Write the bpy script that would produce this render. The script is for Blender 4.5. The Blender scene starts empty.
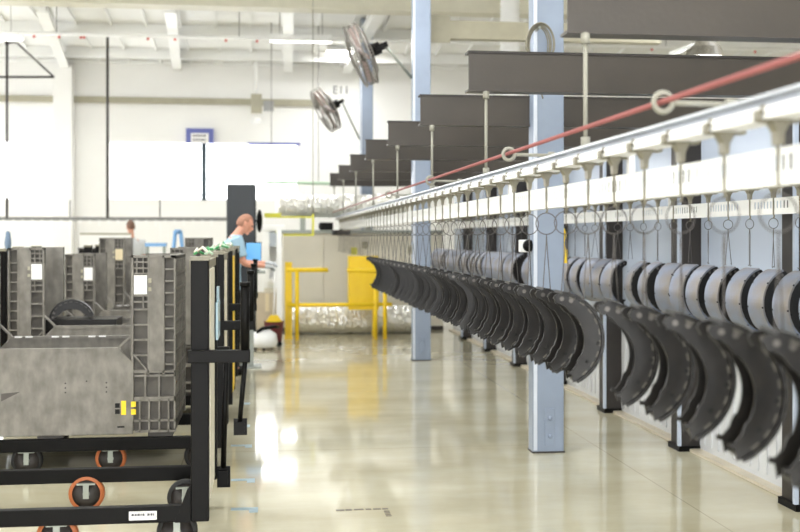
import bpy, bmesh, math, random
from mathutils import Vector, Matrix, Euler
R = random.Random(7)
SC = bpy.context.scene
COL = SC.collection
PI = math.pi

# ------------------------------------------------------------------ camera, world, light, exposure
CAMZ = 1.55
F = 1111.0
T = 137 / F                      # tan of the camera's turn to the right of the conveyor's direction
TH = math.atan(T)
cam = bpy.data.cameras.new('camera')
cam.lens = 50; cam.sensor_width = 36
cam.shift_y = -29 / 800
cam.clip_start = 0.05; cam.clip_end = 200
cam.dof.use_dof = True; cam.dof.focus_distance = 6.2; cam.dof.aperture_fstop = 2.3
camo = bpy.data.objects.new('camera', cam); COL.objects.link(camo)
camo.location = (0, 0, CAMZ); camo.rotation_euler = (PI / 2, 0, -TH)
SC.camera = camo

w = bpy.data.worlds.new('world'); SC.world = w; w.use_nodes = True
bg = w.node_tree.nodes['Background']
bg.inputs[0].default_value = (0.97, 0.985, 1.0, 1)
bg.inputs[1].default_value = 7.0
vs = SC.view_settings
vs.view_transform = 'Standard'; vs.look = 'None'; vs.gamma = 1; vs.use_curve_mapping = False
vs.exposure = 0.25
LAMP_W = 55

def atY(px, py, Y):
    u = (px - 400) / F; r = (u + T) / (1 - u * T); D = math.cos(TH) + r * math.sin(TH)
    return Vector((r * Y, Y, CAMZ - (py - 237) / F * D * Y))

# ------------------------------------------------------------------ materials
def lin(c):
    return tuple(((x / 255) / 12.92 if x / 255 <= 0.04045 else ((x / 255 + 0.055) / 1.055) ** 2.4) for x in c)
def mat(name, rgb, rough=0.5, metal=0.0, var=0.0, scale=6.0, rgb2=None, bump=0.0, bscale=40.0, spec=0.5, emit=None, es=0, stretch=None):
    m = bpy.data.materials.new(name); m.use_nodes = True
    nt = m.node_tree; b = nt.nodes['Principled BSDF']
    c = lin(rgb)
    b.inputs['Base Color'].default_value = (*c, 1)
    b.inputs['Roughness'].default_value = rough; b.inputs['Metallic'].default_value = metal
    b.inputs['Specular IOR Level'].default_value = spec
    if emit:
        b.inputs['Emission Color'].default_value = (*lin(emit), 1); b.inputs['Emission Strength'].default_value = es
    tc = nt.nodes.new('ShaderNodeTexCoord')
    src = tc.outputs['Object']
    if stretch:
        mp = nt.nodes.new('ShaderNodeMapping'); mp.inputs['Scale'].default_value = stretch
        nt.links.new(src, mp.inputs['Vector']); src = mp.outputs['Vector']
    if var or rgb2:
        n = nt.nodes.new('ShaderNodeTexNoise'); n.inputs['Scale'].default_value = scale; n.inputs['Detail'].default_value = 5
        nt.links.new(src, n.inputs['Vector'])
        rp = nt.nodes.new('ShaderNodeValToRGB')
        c2 = lin(rgb2) if rgb2 else tuple(x * (1 - var) for x in c)
        c1 = c if rgb2 else tuple(min(1, x * (1 + var)) for x in c)
        rp.color_ramp.elements[0].color = (*c2, 1); rp.color_ramp.elements[1].color = (*c1, 1)
        rp.color_ramp.elements[0].position = 0.35; rp.color_ramp.elements[1].position = 0.65
        nt.links.new(n.outputs['Fac'], rp.inputs['Fac']); nt.links.new(rp.outputs['Color'], b.inputs['Base Color'])
    if bump:
        n2 = nt.nodes.new('ShaderNodeTexNoise'); n2.inputs['Scale'].default_value = bscale; n2.inputs['Detail'].default_value = 3
        nt.links.new(src, n2.inputs['Vector'])
        bp = nt.nodes.new('ShaderNodeBump'); bp.inputs['Strength'].default_value = bump; bp.inputs['Distance'].default_value = 0.01
        nt.links.new(n2.outputs['Fac'], bp.inputs['Height']); nt.links.new(bp.outputs['Normal'], b.inputs['Normal'])
    return m
M = dict(
    wall=mat('white_wall_paint', (238, 237, 234), 0.6, var=0.02, scale=0.8),
    wallside=mat('side_wall_paint', (230, 229, 225), 0.7, var=0.02, scale=0.8),
    ceil=mat('white_roof_deck', (236, 236, 234), 0.6, var=0.03, scale=1.5),
    white=mat('white_paint', (240, 240, 238), 0.35, var=0.02),
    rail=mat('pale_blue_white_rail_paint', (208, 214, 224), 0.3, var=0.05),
    cream=mat('cream_oiled_steel', (122, 117, 100), 0.4, var=0.12, scale=30),
    pale=mat('pale_rod_paint', (146, 144, 132), 0.45, var=0.06, scale=10),
    beige=mat('beige_paint', (165, 160, 140), 0.5, var=0.05),
    sidecream=mat('cream_side_panel', (222, 216, 196), 0.4, var=0.05),
    blue=mat('light_blue_column_paint', (141, 153, 172), 0.32, var=0.05, scale=4, bump=0.05),
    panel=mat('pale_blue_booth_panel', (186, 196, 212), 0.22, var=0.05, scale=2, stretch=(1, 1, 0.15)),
    lowpanel=mat('pale_grey_booth_panel', (214, 216, 218), 0.25, var=0.04, scale=2),
    dark=mat('dark_steel_post', (44, 39, 36), 0.5, var=0.15),
    brown=mat('brown_beam_paint', (60, 54, 47), 0.42, var=0.1, scale=3, bump=0.08),
    black=mat('black_powder_coat', (12, 11, 10), 0.42, var=0.1, scale=12, spec=0.12),
    blackrub=mat('black_rubber', (15, 15, 15), 0.6),
    shoe=mat('dark_grey_shoe_coating', (31, 28, 25), 0.36, metal=0.0, rgb2=(21, 19, 17), scale=18, bump=0.1, spec=0.35),
    shoe2=mat('raw_steel_blue_reflection', (128, 142, 168), 0.42, metal=0.3, rgb2=(136, 127, 117), scale=4, bump=0.08),  # blue tint paints in the reflected surroundings; tan noise is dust
    dash=mat('weld_window', (84, 80, 73), 0.5),
    slot=mat('dark_hole', (12, 12, 12), 0.8),
    stud=mat('bright_rivet_steel', (96, 92, 88), 0.35, metal=0.7),
    wire=mat('hanger_wire_steel', (92, 88, 86), 0.4, metal=0.5),
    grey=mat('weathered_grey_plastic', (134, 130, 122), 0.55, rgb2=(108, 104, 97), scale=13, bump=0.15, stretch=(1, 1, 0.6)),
    greyd=mat('shaded_grey_plastic', (92, 88, 82), 0.6, rgb2=(72, 68, 63), scale=7),  # darker copy of the container grey; paints shade into the tower recesses
    card=mat('white_label_card', (240, 238, 236), 0.6),
    tan=mat('tan_label_card', (215, 200, 165), 0.6),
    yellow=mat('yellow_paint', (255, 214, 36), 0.4, var=0.04),
    lime=mat('lime_yellow_paint', (214, 210, 58), 0.45),
    orange=mat('orange_polyurethane', (166, 92, 46), 0.5, var=0.1, scale=20),
    zinc=mat('zinc_plate', (150, 155, 147), 0.4, metal=0.5),
    green=mat('green_plastic', (70, 150, 90), 0.45),
    palegreen=mat('pale_green_plastic', (180, 205, 180), 0.5),
    pink=mat('red_pull_cord_sheath', (146, 84, 82), 0.5, var=0.04),
    foil=mat('crinkled_foil', (236, 235, 230), 0.34, metal=0.7, bump=0.4, bscale=20),
    oven=mat('beige_grey_oven_panel', (222, 217, 202), 0.45, var=0.04, scale=1.2),
    navy=mat('dark_teal_cabinet_paint', (20, 28, 34), 0.4, var=0.05),
    signblue=mat('sign_blue', (96, 104, 172), 0.5),
    text=mat('grey_lettering', (84, 84, 90), 0.6),
    skin=mat('skin', (222, 160, 135), 0.5, var=0.05),
    skin2=mat('skin_tan', (200, 145, 120), 0.5, var=0.05),
    hair=mat('short_brown_hair', (168, 122, 100), 0.7, var=0.15, scale=60),
    hair2=mat('brown_hair', (110, 82, 66), 0.7, var=0.15, scale=60),
    shirt=mat('light_blue_cotton', (156, 186, 204), 0.8, bump=0.3, bscale=20),
    shirt2=mat('pale_grey_cotton', (205, 208, 210), 0.8, bump=0.3, bscale=20),
    jeans=mat('dark_trousers', (46, 48, 56), 0.85, bump=0.2),
    glove=mat('grey_work_glove', (190, 194, 198), 0.8),
    eye=mat('dark_eye', (40, 30, 28), 0.3),
    screen=mat('blue_screen', (90, 160, 215), 0.3, emit=(90, 165, 225), es=0.35),
    bluetape=mat('blue_floor_tape', (138, 162, 172), 0.3),
    darktape=mat('worn_dark_floor_paint', (84, 72, 54), 0.4),
    bluemetal=mat('blue_trestle_paint', (120, 165, 210), 0.5),
    red=mat('dark_red_plastic', (120, 50, 55), 0.5),
    redcap=mat('red_sprinkler', (205, 70, 60), 0.5),
    lamp=mat('lamp_diffuser', (255, 255, 255), 0.5, emit=(255, 253, 246), es=9),
    fan=mat('grey_fan_wire', (120, 116, 110), 0.4, metal=0.4),
    fanblade=mat('pinkish_fan_blade', (170, 148, 142), 0.35, metal=0.4),
    pouch=mat('clear_blue_pouch', (170, 200, 215), 0.2),
    duct=mat('white_ribbed_duct', (228, 228, 226), 0.5),
)
# glass
g = bpy.data.materials.new('window_glass'); g.use_nodes = True
nt = g.node_tree; nt.nodes.clear()
o_ = nt.nodes.new('ShaderNodeOutputMaterial'); mx = nt.nodes.new('ShaderNodeMixShader')
tr = nt.nodes.new('ShaderNodeBsdfTransparent'); gl = nt.nodes.new('ShaderNodeBsdfGlossy'); gl.inputs['Roughness'].default_value = 0.02
mx.inputs[0].default_value = 0.06
nt.links.new(tr.outputs[0], mx.inputs[1]); nt.links.new(gl.outputs[0], mx.inputs[2]); nt.links.new(mx.outputs[0], o_.inputs[0])
M['glass'] = g
# floor: sealed concrete with saw-cut joints
def floor_mat():
    m = bpy.data.materials.new('sealed_concrete'); m.use_nodes = True
    nt = m.node_tree; b = nt.nodes['Principled BSDF']; N = nt.nodes.new; L = nt.links.new
    tc = N('ShaderNodeTexCoord')
    n = N('ShaderNodeTexNoise'); n.inputs['Scale'].default_value = 0.9; n.inputs['Detail'].default_value = 6; n.inputs['Roughness'].default_value = 0.6
    mp = N('ShaderNodeMapping'); mp.inputs['Scale'].default_value = (0.6, 1.3, 1); L(tc.outputs['Object'], mp.inputs[0]); L(mp.outputs[0], n.inputs['Vector'])
    rp = N('ShaderNodeValToRGB')
    rp.color_ramp.elements[0].position = 0.32; rp.color_ramp.elements[0].color = (*lin((180, 172, 144)), 1)
    rp.color_ramp.elements[1].position = 0.66; rp.color_ramp.elements[1].color = (*lin((205, 200, 177)), 1)
    L(n.outputs['Fac'], rp.inputs[0])
    br = N('ShaderNodeTexBrick'); br.offset = 0
    br.inputs['Scale'].default_value = 1; br.inputs['Brick Width'].default_value = 3.0; br.inputs['Row Height'].default_value = 3.0
    br.inputs['Mortar Size'].default_value = 0.004; br.inputs['Mortar Smooth'].default_value = 0.2
    mp2 = N('ShaderNodeMapping'); mp2.inputs['Location'].default_value = (0.55, 0.9, 0); L(tc.outputs['Object'], mp2.inputs[0]); L(mp2.outputs[0], br.inputs['Vector'])
    mix = N('ShaderNodeMix'); mix.data_type = 'RGBA'
    L(br.outputs['Fac'], mix.inputs['Factor']); L(rp.outputs[0], mix.inputs['A']); mix.inputs['B'].default_value = (*lin((160, 152, 128)), 1)
    L(mix.outputs['Result'], b.inputs['Base Color'])
    n2 = N('ShaderNodeTexNoise'); n2.inputs['Scale'].default_value = 2.2; n2.inputs['Detail'].default_value = 4
    L(tc.outputs['Object'], n2.inputs['Vector'])
    mr = N('ShaderNodeMapRange'); mr.inputs['To Min'].default_value = 0.03; mr.inputs['To Max'].default_value = 0.11
    L(n2.outputs['Fac'], mr.inputs['Value']); L(mr.outputs[0], b.inputs['Roughness'])
    n3 = N('ShaderNodeTexNoise'); n3.inputs['Scale'].default_value = 3.0; n3.inputs['Detail'].default_value = 2
    L(tc.outputs['Object'], n3.inputs['Vector'])
    bp = N('ShaderNodeBump'); bp.inputs['Strength'].default_value = 0.03; bp.inputs['Distance'].default_value = 0.015
    L(n3.outputs['Fac'], bp.inputs['Height']); L(bp.outputs[0], b.inputs['Normal'])
    b.inputs['Specular IOR Level'].default_value = 0.7
    return m
M['floor'] = floor_mat()

# ------------------------------------------------------------------ mesh helpers
class MB:
    def __init__(s): s.bm = bmesh.new()
    def _new(s, verts, faces, mi=0, smooth=False):
        vs_ = [s.bm.verts.new(v) for v in verts]
        for f in faces:
            try:
                q = s.bm.faces.new([vs_[i] for i in f]); q.material_index = mi; q.smooth = smooth
            except ValueError: pass
        return s
    def box(s, x0, x1, y0, y1, z0, z1, mi=0, mtx=None):
        v = [Vector(p) for p in ((x0,y0,z0),(x1,y0,z0),(x1,y1,z0),(x0,y1,z0),(x0,y0,z1),(x1,y0,z1),(x1,y1,z1),(x0,y1,z1))]
        if mtx: v = [mtx @ p for p in v]
        return s._new(v, [(0,3,2,1),(4,5,6,7),(0,1,5,4),(1,2,6,5),(2,3,7,6),(3,0,4,7)], mi)
    def cbox(s, c, d, mi=0, rot=None):
        m = Matrix.Translation(c) @ (rot.to_matrix().to_4x4() if rot else Matrix())
        return s.box(-d[0]/2, d[0]/2, -d[1]/2, d[1]/2, -d[2]/2, d[2]/2, mi, m)
    def prism(s, pts, axis, a, b, mi=0):
        # pts 2D polygon, extruded along axis ('x','y','z') from a to b
        def P(p, t):
            return {'x': (t, p[0], p[1]), 'y': (p[0], t, p[1]), 'z': (p[0], p[1], t)}[axis]
        n = len(pts); v = [P(p, a) for p in pts] + [P(p, b) for p in pts]
        f = [tuple(range(n)), tuple(range(2*n-1, n-1, -1))] + [(i, i+n, (i+1) % n + n, (i+1) % n) for i in range(n)]
        return s._new(v, f, mi)
    def tube(s, pts, r, seg=8, mi=0, closed=False, caps=True):
        pts = [Vector(p) for p in pts]; n = len(pts)
        rs = r if isinstance(r, (list, tuple)) else [r] * n
        rings = []; up = None
        for i, p in enumerate(pts):
            if closed: d = pts[(i+1) % n] - pts[i-1]
            else: d = pts[min(i+1, n-1)] - pts[max(i-1, 0)]
            d.normalize()
            if up is None:
                up = Vector((0,0,1)) if abs(d.z) < 0.9 else Vector((1,0,0))
            a = up - d * up.dot(d)
            if a.length < 1e-4: a = d.orthogonal()
            a.normalize(); up = a; c = d.cross(a)
            rings.append([s.bm.verts.new(p + (a * math.cos(2*PI*k/seg) + c * math.sin(2*PI*k/seg)) * rs[i]) for k in range(seg)])
        m = n if closed else n - 1
        for i in range(m):
            A, B = rings[i], rings[(i+1) % n]
            for k in range(seg):
                q = s.bm.faces.new((A[k], A[(k+1) % seg], B[(k+1) % seg], B[k])); q.smooth = True; q.material_index = mi
        if caps and not closed:
            for rg in (rings[0][::-1], rings[-1]):
                q = s.bm.faces.new(rg); q.material_index = mi
        return s
    def lathe(s, prof, seg=24, mi=0, mtx=None, smooth=True, caps=True):
        # prof (r,z) around z
        rings = []
        for r, z in prof:
            rg = []
            for k in range(seg):
                p = Vector((r*math.cos(2*PI*k/seg), r*math.sin(2*PI*k/seg), z))
                rg.append(s.bm.verts.new(mtx @ p if mtx else p))
            rings.append(rg)
        for A, B in zip(rings, rings[1:]):
            for k in range(seg):
                q = s.bm.faces.new((A[k], A[(k+1) % seg], B[(k+1) % seg], B[k])); q.smooth = smooth; q.material_index = mi
        for rg in ((rings[0][::-1], rings[-1]) if caps else ()):
            try: q = s.bm.faces.new(rg); q.material_index = mi
            except ValueError: pass
        return s
    def sphere(s, c, r, mi=0, seg=12, sc=(1,1,1)):
        m = Matrix.Translation(c) @ Matrix.Diagonal((r*sc[0], r*sc[1], r*sc[2], 1))
        res = bmesh.ops.create_uvsphere(s.bm, u_segments=seg, v_segments=max(6, seg//2+2), radius=1, matrix=m)
        for v in res['verts']:
            for f in v.link_faces: f.material_index = mi; f.smooth = True
        return s
    def build(s, name, mats, parent=None, loc=None, bevel=0):
        bmesh.ops.recalc_face_normals(s.bm, faces=s.bm.faces[:])
        me = bpy.data.meshes.new(name); s.bm.to_mesh(me); s.bm.free()
        for m in (mats if isinstance(mats, (list, tuple)) else [mats]): me.materials.append(m)
        o = bpy.data.objects.new(name, me); COL.objects.link(o)
        if parent: o.parent = parent
        if loc is not None: o.location = loc
        if bevel:
            bv = o.modifiers.new('bevel', 'BEVEL'); bv.width = bevel; bv.segments = 2; bv.limit_method = 'ANGLE'
        return o
def tag(o, label=None, cat=None, group=None, kind=None):
    if label: o['label'] = label
    if cat: o['category'] = cat
    if group: o['group'] = group
    if kind: o['kind'] = kind
    return o
def empty(name, loc=(0,0,0), rz=0.0):
    o = bpy.data.objects.new(name, None); COL.objects.link(o); o.location = loc; o.rotation_euler = (0,0,rz)
    o.empty_display_size = 0.1
    return o
def struct(o): o['kind'] = 'structure'; return o
def copy_tree(o, parent=None):
    c = o.copy(); COL.objects.link(c)
    if parent: c.parent = parent
    for ch in list(o.children): copy_tree(ch, c)
    return c
ORD = ['', 'first','second','third','fourth','fifth','sixth','seventh','eighth','ninth','tenth','eleventh','twelfth','thirteenth','fourteenth','fifteenth','sixteenth','seventeenth','eighteenth','nineteenth']
TENS = {20:'twent',30:'thirt',40:'fort',50:'fift',60:'sixt'}
def ordinal(n):
    if n < 20: return ORD[n]
    t, u = n // 10 * 10, n % 10
    return TENS[t] + ('ieth' if u == 0 else 'y-' + ORD[u])
def text(body, size, m, loc, rot, parent=None, name='lettering', align='CENTER', ext=0.001):
    cu = bpy.data.curves.new(name, 'FONT'); cu.body = body; cu.size = size; cu.align_x = align; cu.align_y = 'CENTER'; cu.extrude = ext
    cu.materials.append(m); o = bpy.data.objects.new(name, cu); COL.objects.link(o)
    me = bpy.data.meshes.new_from_object(o); bpy.data.objects.remove(o)
    o = bpy.data.objects.new(name, me); COL.objects.link(o)
    o.location = loc; o.rotation_euler = rot
    if parent: o.parent = parent
    return o

# ------------------------------------------------------------------ room
YB = 23.5            # back wall
XL, XR = -8.0, 16.0
YF = -6.0
def zroof(y): return 5.19 + 0.0765 * (YB - y)
struct(MB().box(XL, XR, YF, YB+0.3, -0.2, 0).build('floor', M['floor']))
m = MB(); a, b = zroof(YF), zroof(YB+0.3)
m.prism([(YF, a), (YB+0.3, b), (YB+0.3, b+0.2), (YF, a+0.2)], 'x', XL, XR)
x = XL + 0.3
while x < XR:                                   # standing ribs of the roof deck
    m.prism([(YF, a), (YB, zroof(YB)), (YB, zroof(YB)-0.05), (YF, a-0.05)], 'x', x, x+0.05); x += 0.62
struct(m.build('ceiling', M['ceil']))
# back wall with window openings
wa = atY(108, 200, YB); wb = atY(298, 143, YB)
wz0, wz1 = wa.z, wb.z
w1 = (wa.x, wb.x); w2 = (-7.6, atY(20, 143, YB).x)
m = MB()
top = zroof(YB) + 0.02
for x0, x1 in ((XL, w2[0]), (w2[1], w1[0]), (w1[1], XR)): m.box(x0, x1, YB, YB+0.25, 0, top)
for x0, x1 in (w2, w1):
    m.box(x0, x1, YB, YB+0.25, 0, wz0); m.box(x0, x1, YB, YB+0.25, wz1, top)
struct(m.build('wall_back', M['wall']))
def window(name, x0, x1, mull):
    e = struct(empty(name, ((x0+x1)/2, YB+0.1, wz0)))
    ww = x1 - x0; hh = wz1 - wz0
    f = MB()
    f.box(-ww/2, ww/2, -0.04, 0.04, 0, 0.03).box(-ww/2, ww/2, -0.04, 0.04, hh-0.03, hh)
    f.box(-ww/2, -ww/2+0.03, -0.04, 0.04, 0, hh).box(ww/2-0.03, ww/2, -0.04, 0.04, 0, hh)
    f.build('window_frame', M['white'], e)
    if mull is not None:
        MB().box(mull-0.05, mull+0.05, -0.14, 0.0, 0, hh).build('mullion', mat('grey_mullion', (58, 72, 82), 0.5), e)
        MB().box(mull+0.9, mull+2.0, -0.12, -0.04, hh-0.05, hh).build('blind_rail', M['signblue'], e)
    MB().box(-ww/2+0.03, ww/2-0.03, 0.0, 0.008, 0.03, hh-0.03).build('pane', M['glass'], e)
window('window_1', w1[0], w1[1], atY(204, 170, YB).x - (w1[0]+w1[1])/2)
window('window_2', w2[0], w2[1], None)
# side walls; their unseen openings are added to let daylight in
m = MB()
m.box(XL-0.25, XL, YF, YB+0.3, 0, 2.2).box(XL-0.25, XL, YF, YB+0.3, 3.7, 7.6)
y = YF
while y < YB: m.box(XL-0.25, XL, y, y+1.6, 2.2, 3.7); y += 4.9
struct(m.build('wall_left', M['wallside']))
m = MB().box(XL, -4, YF-0.25, YF, 0, 7.6).box(5, XR, YF-0.25, YF, 0, 7.6).box(-4, 5, YF-0.25, YF, 4.2, 7.6)
struct(m.build('wall_front', M['wallside']))
struct(MB().box(XR, XR+0.25, YF, YB+0.3, 0, 7.6).build('wall_right', M['wallside']))
# back wall trims: beige band, pilaster, ledge
tz = atY(160, 101, YB).z
struct(MB().box(XL, atY(332, 100, YB).x, YB-0.1, YB, tz-0.065, tz+0.065).build('trim_1', M['beige'], bevel=0.01))
p0, p1 = atY(53, 65, YB-0.35), atY(72, 65, YB-0.35)
struct(MB().box(p0.x, p1.x, YB-0.35, YB, 0, p0.z).build('trim_2', M['wall'], bevel=0.01))
struct(MB().box(XL, XR, YB-0.12, YB, zroof(YB)-0.06, zroof(YB)).build('trim_3', M['white']))
# cross purlins and girder under the deck
n = 4
for yy, h in ((18.6, 0.18), (20.6, 0.18), (22.4, 0.2), (15.4, 0.18), (11, 0.18), (7, 0.18), (3, 0.18)):
    struct(MB().box(XL, XR, yy-0.05, yy+0.05, zroof(yy)-h, zroof(yy)).build('trim_%d' % n, M['ceil'])); n += 1
gz = atY(200, 8, 17.0).z
g1 = MB().box(XL, XR, 16.9, 17.1, gz+0.02, zroof(17)-0.02)
g1.box(XL, XR, 16.82, 17.18, gz, gz+0.02)
tag(g1.build('roof_girder', mat('pale_girder_paint', (212, 208, 190), 0.5, var=0.03)), 'long beige roof girder along the top left edge above the hanging lamps', 'girder')
# sloping white rafters to the back wall
def rafter(pa, pb, lab):
    A = atY(*pa); B = atY(*pb); A.z = min(A.z, zroof(A.y)-0.17); B.z = min(B.z, zroof(B.y)-0.17)
    r = MB(); d = (B - A)
    L_ = d.length; ry = d.to_track_quat('Y', 'Z').to_matrix().to_4x4()
    mt = Matrix.Translation(A) @ ry
    r.box(-0.09, 0.09, 0, L_, 0.14, 0.155, 0, mt).box(-0.05, 0.05, 0, L_, -0.04, 0.14, 0, mt).box(-0.09, 0.09, 0, L_, -0.055, -0.04, 0, mt)
    tag(r.build('roof_rafter', M['white']), lab, 'rafter', 'white roof rafters')
rafter((42, 9, 17.3), (65, 64, 23.3), 'white roof rafter meeting the white wall pilaster at left')
rafter((170, 9, 17.3), (177, 64, 23.3), 'thin white roof rafter right of the long dark vertical pole')
rafter((288, 9, 17.3), (288, 64, 23.3), 'white roof rafter above the right linear ceiling lamp')
rafter((385, 4, 17.3), (346, 66, 23.3), 'white roof rafter slanting behind the large wall fan')

# ------------------------------------------------------------------ steel columns
def column(X, Y, lab, patch=False, wdt=0.23, dep=0.14):
    e = empty('steel_column', (X, Y, 0))
    h = zroof(Y) - 0.02; k = wdt / 2
    MB().box(-k, k, -k, dep-k, 0.0, h).build('shaft', M['blue'], e, bevel=0.012)
    MB().box(-k+0.005, -k+0.03, -k-0.006, -k+0.01, 0.02, h).build('corner_highlight', M['rail'], e)  # highlight along the left edge, painted on as a paler strip
    if patch:
        MB().box(-0.03, 0.045, -k-0.008, -k, 0.05, 0.32).build('base_patch', M['blue'], e, bevel=0.004)
        for z in (0.12, 0.25):
            MB().lathe([(0.016, 0), (0.016, 0.008), (0.008, 0.014)], 12, mtx=Matrix.Translation((0.008, -k-0.008, z)) @ Matrix.Rotation(PI/2, 4, 'X')).build('bolt', M['blue'], e)
        MB().box(-k-0.004, k+0.004, -k-0.004, dep-k+0.004, 0, 0.012).build('base_edge', M['dark'], e)
    return tag(e, lab, 'column', 'light blue steel columns')
column(2.035, 7.9, 'light blue steel column nearest the camera, with bolted base patch', True)
column(1.975, 13.9, 'light blue steel column in the middle distance behind the far brake shoes', True)
column(1.84, 19.9, 'light blue steel column farthest back behind the large wall fan')

# ------------------------------------------------------------------ booth wall along the right
XW = 3.15
m = MB(); m.box(XW, XW+0.12, -1, 18.2, 0.75, 2.30)
struct(m.build('wall_booth', M['panel']))
m = MB(); m.box(XW-0.01, XW+0.12, -1, 18.2, 0.0, 0.75)
y = -1
while y < 18.2: m.box(XW-0.02, XW-0.008, y, y+0.012, 0.06, 0.75); y += 0.125
struct(m.build('baseboard_booth', M['lowpanel']))
struct(MB().box(XW-0.09, XW, -1, 18.2, 0, 0.02).build('trim_30', mat('peach_floor_kerb', (206, 196, 176), 0.4, var=0.06)))
n = 31
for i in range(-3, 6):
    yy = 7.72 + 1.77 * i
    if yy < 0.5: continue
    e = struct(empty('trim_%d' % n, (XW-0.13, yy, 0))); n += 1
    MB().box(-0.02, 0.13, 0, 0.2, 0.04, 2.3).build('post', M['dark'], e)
    MB().box(-0.045, -0.02, -0.004, 0.02, 0.04, 2.3).build('lit_edge_strip', M['panel'], e)  # paler strip paints the lit left edge onto the dark post
    MB().box(-0.04, 0.12, -0.01, 0.21, 0, 0.04).build('foot', M['black'], e)
    MB().lathe([(0.012, 0.04), (0.012, 0.06)], 8, mtx=Matrix.Translation((0.0, 0.04, 0))).build('bolt', M['stud'], e)

# ------------------------------------------------------------------ brown overhead beams with hanger rods
LF = 1.20
beams = [(4.08, 2.325), (5.95, 2.35), (7.89, 2.36), (9.95, 2.385), (12.16, 2.41), (14.45, 2.415), (16.7, 2.42), (18.9, 2.425)]
BX = [1.14, 1.11, 1.12, 1.12, 1.12, 1.13, 1.13, 1.13]
where = ['nearest the camera at the top right edge', 'second from the camera, under the coiled cable', 'third from the camera', 'fourth from the camera', 'fifth from the camera', 'sixth from the camera', 'seventh from the camera', 'farthest from the camera']
for i, ((yy, zz), bx) in enumerate(zip(beams, BX)):
    e = empty('ceiling_beam', (bx, yy, zz)); tag(e, 'brown steel overhead beam, ' + where[i], 'beam', 'brown overhead beams above the conveyor')
    h = 0.207
    MB().box(0, 6.2, 0, 0.008, 0, h).build('web', M['brown'], e)
    f1 = MB().box(-0.004, 6.2, -0.01, 0.09, h-0.006, h+0.006); f1.build('top_flange', M['dark'], e)
    MB().box(-0.004, 6.2, -0.014, 0.09, -0.008, 0.004).build('bottom_flange', M['brown'], e)
    r = empty('hanger_rod', (LF, yy-0.03, 1.885)); tag(r, 'thin pale hanger rod under the brown beam ' + where[i].replace(', under the coiled cable', ''), 'rod', 'hanger rods holding the conveyor rail')
    MB().tube([(0, 0, 0), (0, 0, zz-1.885-0.008)], 0.0085, 8).build('rod', M['pale'], r)
    MB().tube([(0, 0, zz-1.885-0.05), (0, 0, zz-1.885-0.012)], 0.018, 6).build('nut', M['pale'], r)
    MB().tube([(0, 0, 0.0), (0, 0, 0.04)], 0.018, 6).build('clamp', M['pale'], r)

# ------------------------------------------------------------------ conveyor rails
def conveyor(X, y0, y1, lab, platelab):
    e = empty('conveyor_rail', (X, y0, 1.825)); L_ = y1 - y0
    MB().box(-0.006, 0.006, 0, L_, 0.012, 0.054).build('web', M['rail'], e)
    MB().box(-0.04, 0.04, 0, L_, 0.0, 0.012).build('bottom_flange', M['white'], e)
    MB().box(-0.04, 0.04, 0, L_, 0.052, 0.06).build('top_flange', M['rail'], e)
    MB().tube([(-0.03, 0, 0.022), (-0.03, L_, 0.022)], 0.011, 8).build('track_tube', M['white'], e)
    tag(e, lab, 'conveyor rail', 'overhead conveyor rails')
    p = empty('slotted_guard', (X+0.045, y0, 1.68))
    b = MB().box(0, 0.004, 0, L_, 0, 0.03).box(0, 0.004, 0, L_, 0.07, 0.085).box(0, 0.05, 0, L_, -0.003, 0.0).box(0, 0.05, 0, L_, 0.085, 0.088)
    y = 0.0; k = 0
    while y < L_ - 0.03:
        b.box(0, 0.004, y, y + (0.02 if k % 16 < 11 else 0.045), 0.03, 0.07); y += 0.04; k += 1
    b.build('slotted_plate', M['white'], p)
    for yy, zz in beams:
        if y0 < yy < y1: MB().box(0.0, 0.02, yy-y0-0.4, yy-y0-0.37, 0.085, 0.155).build('bracket', M['white'], p)
    tag(p, platelab, 'guard')
conveyor(LF, 1.2, 18.1, 'pale white overhead conveyor rail in front, hung from the brown beams', 'white slotted guard strip below the front conveyor rail')
LB = 2.78
conveyor(LB, 2.5, 18.1, 'white overhead conveyor rail at the rear along the booth wall', 'white slotted guard strip below the rear conveyor rail')

# trolley
def make_trolley():
    e = empty('overhead_trolley')
    b = MB()
    b.prism([(-0.024, 0.0), (0.024, 0.0), (0.021, -0.01), (0.009, -0.03), (0.007, -0.06), (-0.007, -0.06), (-0.009, -0.03), (-0.021, -0.01)], 'y', -0.02, 0.02)
    b.box(-0.056, -0.046, -0.014, 0.014, -0.006, 0.022).box(0.046, 0.056, -0.014, 0.014, -0.006, 0.022).box(-0.05, 0.05, -0.012, 0.012, -0.008, -0.001)
    b.build('bracket', M['cream'], e, bevel=0.003)
    for s in (-1, 1):
        MB().lathe([(0.008, -0.005), (0.0115, -0.004), (0.0115, 0.004), (0.008, 0.005)], 14, mtx=Matrix.Translation((s*0.036, 0, 0.0237)) @ Matrix.Rotation(PI/2, 4, 'Y')).build('wheel', M['cream'], e)
    MB().tube([(0, 0, -0.055), (0, 0, -0.15), (0.005, 0, -0.16), (0, 0, -0.172)], 0.0045, 8).build('drop_rod', M['cream'], e)
    return e
def make_hanger(rr, drop):
    e = empty('wire_hanger')
    pts = [(rr*math.cos(a), 0, -rr+rr*math.sin(a)) for a in [2*PI*k/20 for k in range(20)]]
    MB().tube(pts, 0.0022, 6, closed=True).build('ring', M['wire'], e)
    for s in (-1, 1):
        MB().tube([(0, 0, -2*rr), (0.004*s, 0.01*s, -2*rr-0.03), (0.028*s, 0.04*s, -drop+0.006), (0.031*s, 0.045*s, -drop), (0.026*s, 0.05*s, -drop+0.005)], 0.0021, 6).build('wire', M['wire'], e)
    return e
RS = 0.19
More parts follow.
